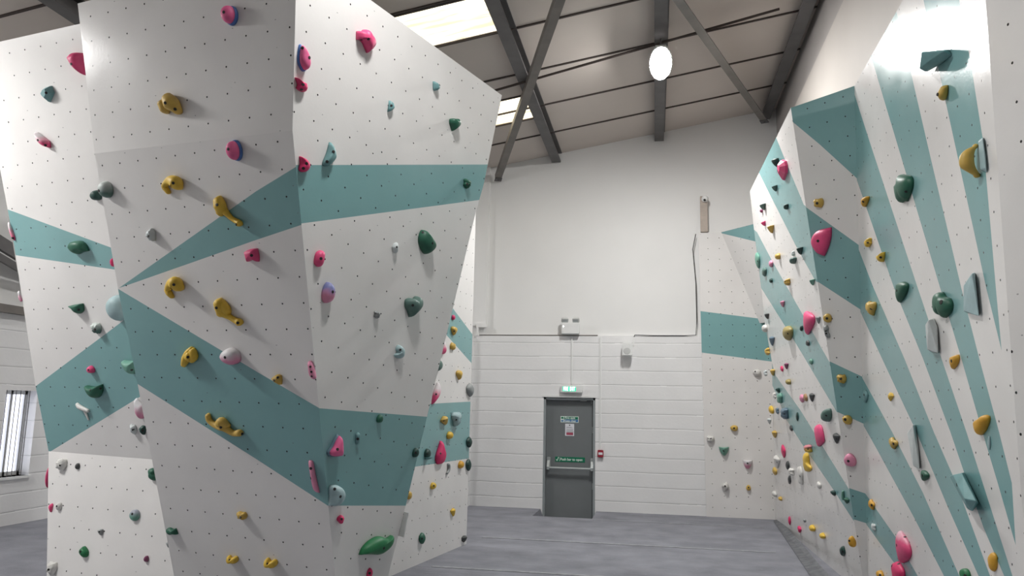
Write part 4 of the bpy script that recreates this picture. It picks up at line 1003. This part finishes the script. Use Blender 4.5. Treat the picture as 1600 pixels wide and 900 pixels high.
D('L', 'yellow', 707.5, 800.5, 8.5, 13, 'tri', 'lowest small yellow hold on the rear side', k=.8)
D('L', 'green', 659.5, 841, 11, 18, 'fin', 'dark green upright hold near the foot of the rear side', k=.8)
D('L', 'charcoal', 725.5, 842, 9, 11, 'hex', 'dark grey blocky hold at the bottom right corner of the rear side', k=.8)
D('L', 'ochre', 640, 774, 8, 13, 'egg', 'sliver of yellow hold peeping past the right face edge near the base', k=.7)
# --- flat corner board
D('Q', 'white', 1182.5, 582.5, 13, 11, 'egg', 'pale rocky hold just below the teal band of the corner board', k=.8, rot=80, bolts=[(1180, 580.5)], br=.013)
D('Q', 'ochre', 1147, 669, 12, 9.5, 'egg', 'yellow knob alone on the flat corner board', k=.85, rot=80, bolts=[(1147, 669)], br=.014)
D('Q', 'white', 1110, 686, 13, 11, 'rock', 'white craggy hold at the left edge of the corner board', k=.8, rough=.14, bolts=[(1111, 685.5)], br=.014)
D('Q', 'mint', 1131, 705, 16, 14, 'half', 'green-teal jug in the lower middle of the corner board', k=.75, bolts=[(1130.5, 704.5)], br=.014)
D('Q', 'whitepink', 1168, 725.5, 15, 14, 'half', 'pale pinkish hold right of the green-teal jug, corner board', k=.75, bolts=[(1168, 724)], br=.014)
D('Q', 'white', 1133.5, 760, 12, 14, 'rock', 'lowest white craggy hold on the corner board', k=.8, rough=.14, rot=30, bolts=[(1133, 759.5)], br=.014)
D('Q', 'ochre', 1169.5, 762, 7.5, 9, 'egg', 'tiny yellow knob low on the corner board', k=.85, bolts=[(1169.5, 761.5)], br=.012)
# --- jutting wedge
P('W', 'pink', '1267,377 1271,364 1281,356 1300,355 1300,355 1298,370 1292,386 1285,399 1282,400 1273,393', 'big pink half-moon hold in the second teal patch of the wedge', k=.5, bolts=[(1278, 376.5)], br=.013)
D('W', 'ochre', 1279, 317, 17, 15, 'rock', 'tan-yellow knob on the upper white patch of the wedge', k=.8, bolts=[(1276.5, 317.5)], br=.013)
D('W', 'ochre', 1293, 497, 14, 14, 'disc', 'round yellow knob on the middle white patch of the wedge', k=.8, bolts=[(1292, 497.5)], br=.012)
D('W', 'grey', 1292, 518, 11, 20, 'peanut', 'grey peanut-shaped hold right under the round yellow knob', k=.8, rough=.06, bolts=[(1290.5, 517.5), (1291, 521)], br=.009)
D('W', 'ochre', 1315, 592, 16, 15, 'rock', 'yellow pitted knob in the third teal patch of the wedge', k=.8, rough=.08, bolts=[(1313.5, 591.5)], br=.013)
D('W', 'ochre', 1324, 656, 16, 15, 'egg', 'yellow knob at the bottom edge of the third teal patch', k=.8, rot=60, bolts=[(1320.5, 655.5)], br=.013)
D('W', 'rose', 1328.5, 718.5, 20, 21, 'egg', 'round pale pink dome on the lower white patch of the wedge', k=.7, bolts=[(1325.5, 720.5)], br=.012)
D('W', 'orange', 1331.5, 846, 13, 18, 'egg', 'tall orange-yellow knob near the foot of the wedge', k=.8, bolts=[(1327, 845)], br=.010)
D('R', 'orange', 1362, 788.5, 11, 17, 'rock', 'orange-yellow knob at the lowest teal patch edge', k=.8, rot=30)
# --- leaning board
D('K', 'dark', 1211, 254, 12, 15, 'heart', 'dark green heart-shaped hold at the top of the leaning board', k=.8)
P('K', 'pink', '1224,249 1224,249 1230,258 1231,271 1229,282 1229,282 1217,278 1214,268 1215,260', 'bright pink faceted hold at the top of the leaning board', kind='facet', k=.7, top=.4, bolts=[(1214.8, 267)], br=.012)
D('K', 'sage', 1210, 294, 9, 10, 'tri', 'small grey-green triangular hold under the dark green heart', k=.8)
D('K', 'sage', 1191.5, 323, 10, 11, 'tri', 'grey-green knob near the top left edge of the leaning board', k=.8)
D('K', 'plum', 1189.5, 329.5, 5, 6, 'egg', 'tiny dark purple knob just under the grey-green knob, top left', k=.8)
D('K', 'dark', 1228, 323, 8, 9, 'dee', 'dark green knob in the upper pale teal stripe of the leaning board', k=.8)
D('K', 'pink', 1192.5, 349, 7.5, 8, 'half', 'tiny pink hooked hold above a tan wedge near the left edge', k=.9)
D('K', 'ochre', 1204, 358, 11, 13, 'tri', 'tan-yellow wedge right of the tiny pink hook', k=.9)
D('K', 'dark', 1249.5, 392, 10.5, 12, 'tri', 'dark green wedge at the left of the big pink half-moon', k=.8)
D('K', 'palegrey', 1239, 396, 6, 8, 'rock', 'tiny grey hold between the dark green wedge and the grey cone', k=.8)
D('K', 'sage', 1239, 407, 11.5, 11, 'dee', 'grey-green cone below the dark green wedge', k=.9)
D('K', 'mint', 1183.5, 407, 8, 25, 'fin', 'long green fin at the left edge of the leaning board', k=.6)
D('K', 'sage', 1194, 425, 7.5, 14, 'fin', 'grey-green cone right of the long green fin', k=.7)
D('K', 'rose', 1204.5, 412, 7, 11, 'egg', 'small pink knob with dark underside in the middle pale stripe', k=.8)
D('K', 'ochre', 1215, 400.5, 9, 10, 'egg', 'tan knob alone on the upper white stripe', k=.9)
D('K', 'dark', 1204.5, 438.5, 5.5, 7, 'egg', 'tiny dark green knob under the small pink knob', k=.8)
D('K', 'ochre', 1230, 440.5, 10.5, 11, 'rock', 'tan pitted knob left of the small teal wedge', k=.85, bolts=[(1226.5, 440)], br=.010)
D('K', 'mint', 1269, 441, 9, 10, 'tri', 'small teal wedge touching the corner of the second teal patch', k=.85)
D('K', 'rose', 1222.5, 475, 7.5, 10, 'tri', 'tiny pink and dark wedge in the middle pale stripe', k=.85)
D('K', 'charcoal', 1198, 494, 7.5, 9, 'tri', 'small dark triangular hold near the corner, level with the teal band top', k=.85)
D('K', 'white', 1194.5, 513, 9, 12, 'disc', 'small white dome where the corner board band meets the leaning board', k=.8)
D('K', 'steelblue', 1206, 533, 9, 15, 'tri', 'blue-grey wedge above a yellow knob near the corner', k=.8)
D('K', 'ochre', 1199, 549, 9, 12, 'rock', 'yellow knob at the lower edge of the corner teal band', k=.8)
D('K', 'olive', 1231, 520.5, 17, 23, 'fin', 'large olive-tan hold left of the big pink fin', k=.7)
P('K', 'pink', '1268,486 1268,486 1272,500 1274,515 1273,523 1273,523 1263,516 1256,508 1255,500 1260,493', 'big pink fin on the edge of the middle pale stripe', k=.6, bolts=[])
D('K', 'grey', 1278.5, 500, 8, 12, 'tri', 'small grey wedge just right of the big pink fin', k=.8)
D('K', 'dark', 1252, 513, 5.5, 9, 'slit', 'tiny dark green chip left of the big pink fin', k=.8)
D('K', 'charcoal', 1262, 536, 6.5, 9, 'egg', 'tiny dark knob below the big pink fin', k=.8)
D('K', 'palegrey', 1196, 583, 6.5, 10, 'rock', 'grey chip between the pale corner hold and a yellow one', k=.8)
D('K', 'ochre', 1207, 582, 8, 11, 'tri', 'yellow chip at the top of the lowest pale stripe', k=.8)
D('K', 'hot', 1221.5, 576, 5, 9, 'egg', 'left of two tiny pink chips side by side', k=.8)
D('K', 'plum', 1228.5, 572, 7, 10, 'tri', 'darker right one of two tiny pink chips side by side', k=.8)
D('K', 'olive', 1231.5, 596.5, 9, 9, 'egg', 'small olive-yellow knob under the two pink chips', k=.85)
D('K', 'mint', 1267, 565, 6.5, 9, 'disc', 'small teal knob in the middle pale stripe above the third teal patch', k=.8)
D('K', 'dark', 1215, 610, 7, 8, 'hex', 'dark green chip at the top of the lowest pale stripe cluster', k=.8)
D('K', 'mint', 1218, 622, 9, 16, 'bar', 'pale teal slanting bar with dark underside in the left cluster', k=.7)
D('K', 'white', 1210, 618, 5.5, 10, 'rock', 'white chip left of the pale teal slanting bar', k=.8)
D('K', 'rose', 1253, 622.5, 8.5, 13, 'fin', 'dusky pink wedge touching a brown one', k=.8)
D('K', 'brown', 1258.5, 621, 7, 12, 'egg', 'brown knob touching the dusky pink wedge', k=.8)
D('K', 'charcoal', 1268.5, 621, 9, 14, 'tri', 'dark grey wedge right of the brown knob', k=.8)
D('K', 'yellow', 1205, 640, 8.5, 13, 'egg', 'yellow knob low by the corner, left of two blue-grey holds', k=.85)
D('K', 'steelblue', 1214.5, 642, 6, 10, 'rock', 'small blue-grey knob between yellow knob and round blue-grey one', k=.8)
D('K', 'steelblue', 1225.5, 646, 13, 18, 'peanut', 'round double blue-grey hold at the lowest pale stripe', k=.8, rough=.05)
D('K', 'palegrey', 1202, 658, 7, 10, 'tri', 'little grey-white wedge under the low yellow knob', k=.8)
D('K', 'ochre', 1210, 678.5, 8.5, 12, 'tri', 'yellow-tan wedge above a thin pink fin', k=.8)
D('K', 'dark', 1245.5, 651, 4.5, 14, 'slit', 'thin dark teal slit in the lowest pale stripe', k=.6)
D('K', 'charcoal', 1236, 669, 5.5, 9, 'egg', 'tiny dark knob on the left edge of the lowest pale stripe', k=.8)
P('K', 'sage', '1282,638 1290,638 1292,647 1297,643 1300,652 1299,658 1292,659 1284,651', 'grey-green heart-shaped hold above the big pink drop', k=.7)
P('K', 'pink', '1273,667 1280,663 1288,668 1289,685 1288,698 1288,698 1279,693 1272,686', 'big pink jug on the lower white stripe of the leaning board', k=.7, bolts=[])
D('K', 'charcoal', 1307, 685, 12, 17, 'tri', 'dark grey wedge right of the big pink jug', k=.8)
D('K', 'hot', 1224, 705, 7.5, 21, 'fin', 'thin pink fin near the corner, lower part', k=.6)
D('K', 'yellowpink', 1262.5, 701, 14, 13, 'rock', 'mottled yellow and pink knob on top of a long yellow hold', k=.8, rough=.08)
P('K', 'yellow', '1256,709 1262,707 1267,714 1267,722 1269,730 1268,737 1268,737 1260,735 1254,729 1257,722', 'long yellow two-tier hold under the mottled knob', k=.6, bolts=[])
D('K', 'white', 1214, 721.5, 11, 21, 'tri', 'white wedge left of the thin pink fin, low by the corner', k=.7)
D('K', 'ochre', 1210.5, 736, 7.5, 13, 'fin', 'yellow half dome under the white wedge', k=.8)
D('K', 'charcoal', 1230.5, 727, 6.5, 14, 'slit', 'dark upright hold below the thin pink fin', k=.7)
D('K', 'white', 1236.5, 737, 10, 12, 'rock', 'white and brown speckled knob between two dark slits', k=.8, rough=.1)
D('K', 'charcoal', 1233.5, 749.5, 5.5, 14, 'slit', 'dark curved slit under the speckled white knob', k=.6, rot=15)
D('K', 'white', 1250, 743, 10, 29, 'bar', 'long white bar left of the long yellow two-tier hold', k=.5)
D('K', 'white', 1279.5, 758, 7.5, 12, 'fin', 'small white hold with dark base under the long yellow one', k=.8)
D('K', 'white', 1210, 771.5, 8, 10, 'egg', 'small white knob low in the corner beside a tiny yellow one', k=.85)
D('K', 'ochre', 1219, 779, 6.5, 7, 'egg', 'tiny yellow knob right of the low white knob in the corner', k=.85)
D('K', 'dark', 1301.5, 770.5, 9, 9, 'hex', 'dark teal knob left of the lowest teal patch', k=.8)
Wm('K', 'mint', [('1313.5,768,1.6 1317,774,2 1320,780,1.8', .8)], 'pale slim teal bar lying on the lowest teal patch corner', bolts=[])
D('K', 'green', 1323, 782, 9, 10, 'tri', 'dark green chip at the end of the slim teal bar', k=.8)
D('K', 'hot', 1233.5, 813.5, 4.5, 14, 'slit', 'thin pink slit hold near the floor, leaning board', k=.6)
D('K', 'grey', 1257, 813.5, 5, 6.5, 'tri', 'tiny grey chip near the floor beside the pink pair', k=.8)
D('K', 'hot', 1249, 827, 6.5, 11, 'drop', 'small pink hold near the floor left of two yellow ones', k=.8, rot=190)
D('K', 'yellow', 1269, 825, 10.5, 11, 'fin', 'upper left of two small yellow holds near the floor', k=.8)
D('K', 'yellow', 1285, 837, 10, 10, 'fin', 'lower right of two small yellow holds near the floor', k=.8)
D('K', 'dark', 1316.5, 861, 9.5, 16, 'slit', 'dark green half-moon near the foot of the leaning board', k=.7)
D('K', 'charcoal', 1273.5, 872, 4, 8, 'slit', 'tiny dark chip just above the mat at the board foot', k=.7)
D('K', 'hot', 1300.5, 897, 6.5, 12, 'egg', 'pink chip at the bottom edge of the leaning board', k=.8)
# --- striped board
D('R', 'orange', 1352, 315, 14, 17, 'dee', 'topmost small yellow hold of three beside the wedge corner', k=.8, bolts=[(1348.5, 315)], br=.011)
D('R', 'yellow', 1356, 379, 13, 15, 'rock', 'middle small yellow hold of three beside the wedge corner', k=.8, rough=.12)
D('R', 'yellow', 1376, 401.5, 15, 16, 'half', 'lowest small yellow hold of three beside the wedge corner', k=.8)
P('R', 'green', '1416,272 1416,272 1419,281 1428,284 1428,284 1427,300 1423,312 1413,311 1411,317 1411,317 1401,308 1396,298 1399,286', 'big dark green notched hold on the upper striped board', k=.55, bolts=[(1415.5, 299.5)], br=.010)
D('R', 'green', 1409.5, 456.5, 22, 33, 'dee', 'dark green smooth fin left of the big double green hold', k=.6, bolts=[(1401, 454)], br=.010)
D('R', 'ochre', 1361, 482, 18, 23, 'heart', 'yellow pitted jug in the stripe left of the dark green fin', k=.75, rough=.05)
hold('R', 'dome', 'green', pts_of('1478,456 1485,457 1490,467 1489,484 1483,490 1475,487 1473,497 1473,497 1461,492 1456,482 1459,472 1468,466 1472,459'), 'big double dark green hold with a round bolt hole', k=.6, bolts=[(1470.5, 472)], br=.015)
P('R', 'orange', '1483,556 1486,554 1498,556 1498,556 1500,566 1497,577 1497,577 1488,571 1483,562', 'orange-yellow jug right of the pale grey pinch', k=.7, bolts=[(1486.5, 564)], br=.010)
P('R', 'yellow', '1394,613 1394,613 1397,620 1395,627 1395,627 1387,619 1389,615', 'small yellow faceted knob on the stripe below mid board', kind='facet', k=.8, top=.4, bolts=[])
P('R', 'orange', '1520,653 1526,648 1532,652 1546,659 1548,668 1545,679 1539,680 1529,671', 'long orange-yellow hold low on the right of the striped board', k=.65, bolts=[])
D('R', 'paleteal', 1545.5, 692, 5, 22, 'slit', 'slim pale teal blade under the long orange-yellow hold', k=.7)
D('R', 'ochre', 1396, 692.5, 15, 19, 'heart', 'pale yellow jug left of the tall grey blade', k=.75, rot=10)
D('R', 'green', 1445.5, 743, 14, 17, 'dee', 'small dark green jug just below the tall grey blade', k=.75, bolts=[(1441, 743)], br=.010)
D('R', 'palegrey', 1365, 823.5, 8, 12, 'rock', 'tiny grey-green chip in the lowest stripe', k=.8)
P('R', 'pinktip', '1416,829 1420,830 1425,843 1425,862 1421,880 1421,880 1408,871 1399,857 1400,845 1406,836', 'big pink egg-shaped hold at the bottom of the striped board', k=.6, bolts=[(1401, 852), (1414, 839)], br=.010)
P('R', 'hot', '1403,877 1409,880 1415,886 1413,902 1411,914 1400,910 1392,895 1393,884', 'second big pink hold directly below the egg-shaped one', k=.65, bolts=[(1393.5, 884), (1404, 881)], br=.010)
D('R', 'orange', 1375, 898, 13, 14, 'egg', 'yellow knob at the bottom edge left of the big pink pair', k=.8)
P('R', 'orange', '1543,868 1549,863 1555,868 1559,876 1558,890 1553,893 1546,885', 'yellow oval jug at the bottom right of the striped board', k=.7, bolts=[])
D('R', 'bright', 1508, 899, 19, 22, 'egg', 'bright green knob at the bottom edge of the striped board', k=.75, rot=30)
D('R', 'tealhold', 1352, 619, 9, 21, 'fin', 'pale teal fin at the wedge corner in the third teal patch', k=.7, bolts=[(1350, 617)], br=.010)
Wm('R', 'ochre', [('1468,140,5 1473,147,6.5 1478,150,5', .9)], 'yellow knob just below the teal pyramid volume near the top', bolts=[(1465, 147.5)])
volume('R', 'tealhold', '1474,79,0 1484,77,0 1488,86,0 1470,101,0 1449,112,.02 1440,81,.13 1475,80,.05 1437,107,.12 1446,112,.08', 'teal pyramid-shaped volume in the bright patch at the top')
volume('R', 'paleteal', '1529,220,0 1537,214,0 1542,250,0 1543,270,0 1533,266,0 1529,222,.02 1532,264,.02 1536,216,.015 1541,262,.015', 'pale teal wedge volume behind the yellow crescent')
volume('R', 'paleteal', '1506,446,.035 1519,427,.035 1523,427,.02 1530,494,.02 1506,486,.035 1508,446,0 1521,426,0 1524,426,0 1531,492,0 1510,488,0', 'flat pale teal angular plate right of the double green hold', [(1504, 459)])
volume('R', 'palegrey', '1446,508,.06 1451,500,.06 1458,498,.03 1463,514,.02 1466,552,.02 1449,546,.06 1460,497,0 1466,512,0 1467,551,0 1455,550,0 1453,500,0', 'pale translucent-looking grey pinch under the double green hold')
volume('R', 'palegrey', '1418,677,.05 1427,664,.03 1431,663,.0 1436,700,.0 1437,733,.02 1427,728,.05 1423,706,.05 1438,732,0 1431,729,0 1424,670,0', 'tall pale grey blade-like pinch on the lower striped board')
volume('R', 'tealhold', '1487,744,0 1507,738,0 1530,786,0 1513,796,0 1484,744,.03 1489,742,.06 1503,739,.05 1507,779,.10 1526,783,.07 1520,799,.05 1511,794,.06', 'long teal faceted block near the bottom of the striped board', [(1495, 757.5)])
Wm('R', 'ochre', [('1515,229,4,3 1515,234,6.5,11 1515,242,8.5,16 1515,251,9,17.5 1515,260,8.5,16.5 1516,267,6.5,11 1518,273,4.5,4', 1.)], 'big yellow crescent-shaped hold high on the right', bolts=[])
# one hold on the hidden left side of the tower, showing past the corner
P_ = pAl.at(77, 745)+V((-.05, .07, 0))
bm = NEW(); dome(bm, spline(SHAPE['egg'], 3), 1., (0, .1)); bm.transform(Matrix.Diagonal((.055, .105, .022, 1))); bmesh.ops.recalc_face_normals(bm, faces=bm.faces[:])
o = link('climbing_hold', bm, HM['pink'], None, True, Matrix(((0, 0, -1, P_.x), (-1, 0, 0, P_.y), (0, 1, 0, P_.z), (0, 0, 0, 1))))
HOLDS.append(tag(o, 'thin pink sliver of a hold showing past the left corner of the base panel', 'climbing hold', 'pink climbing holds on the left side of the tower'))
print('holds', len(HOLDS))
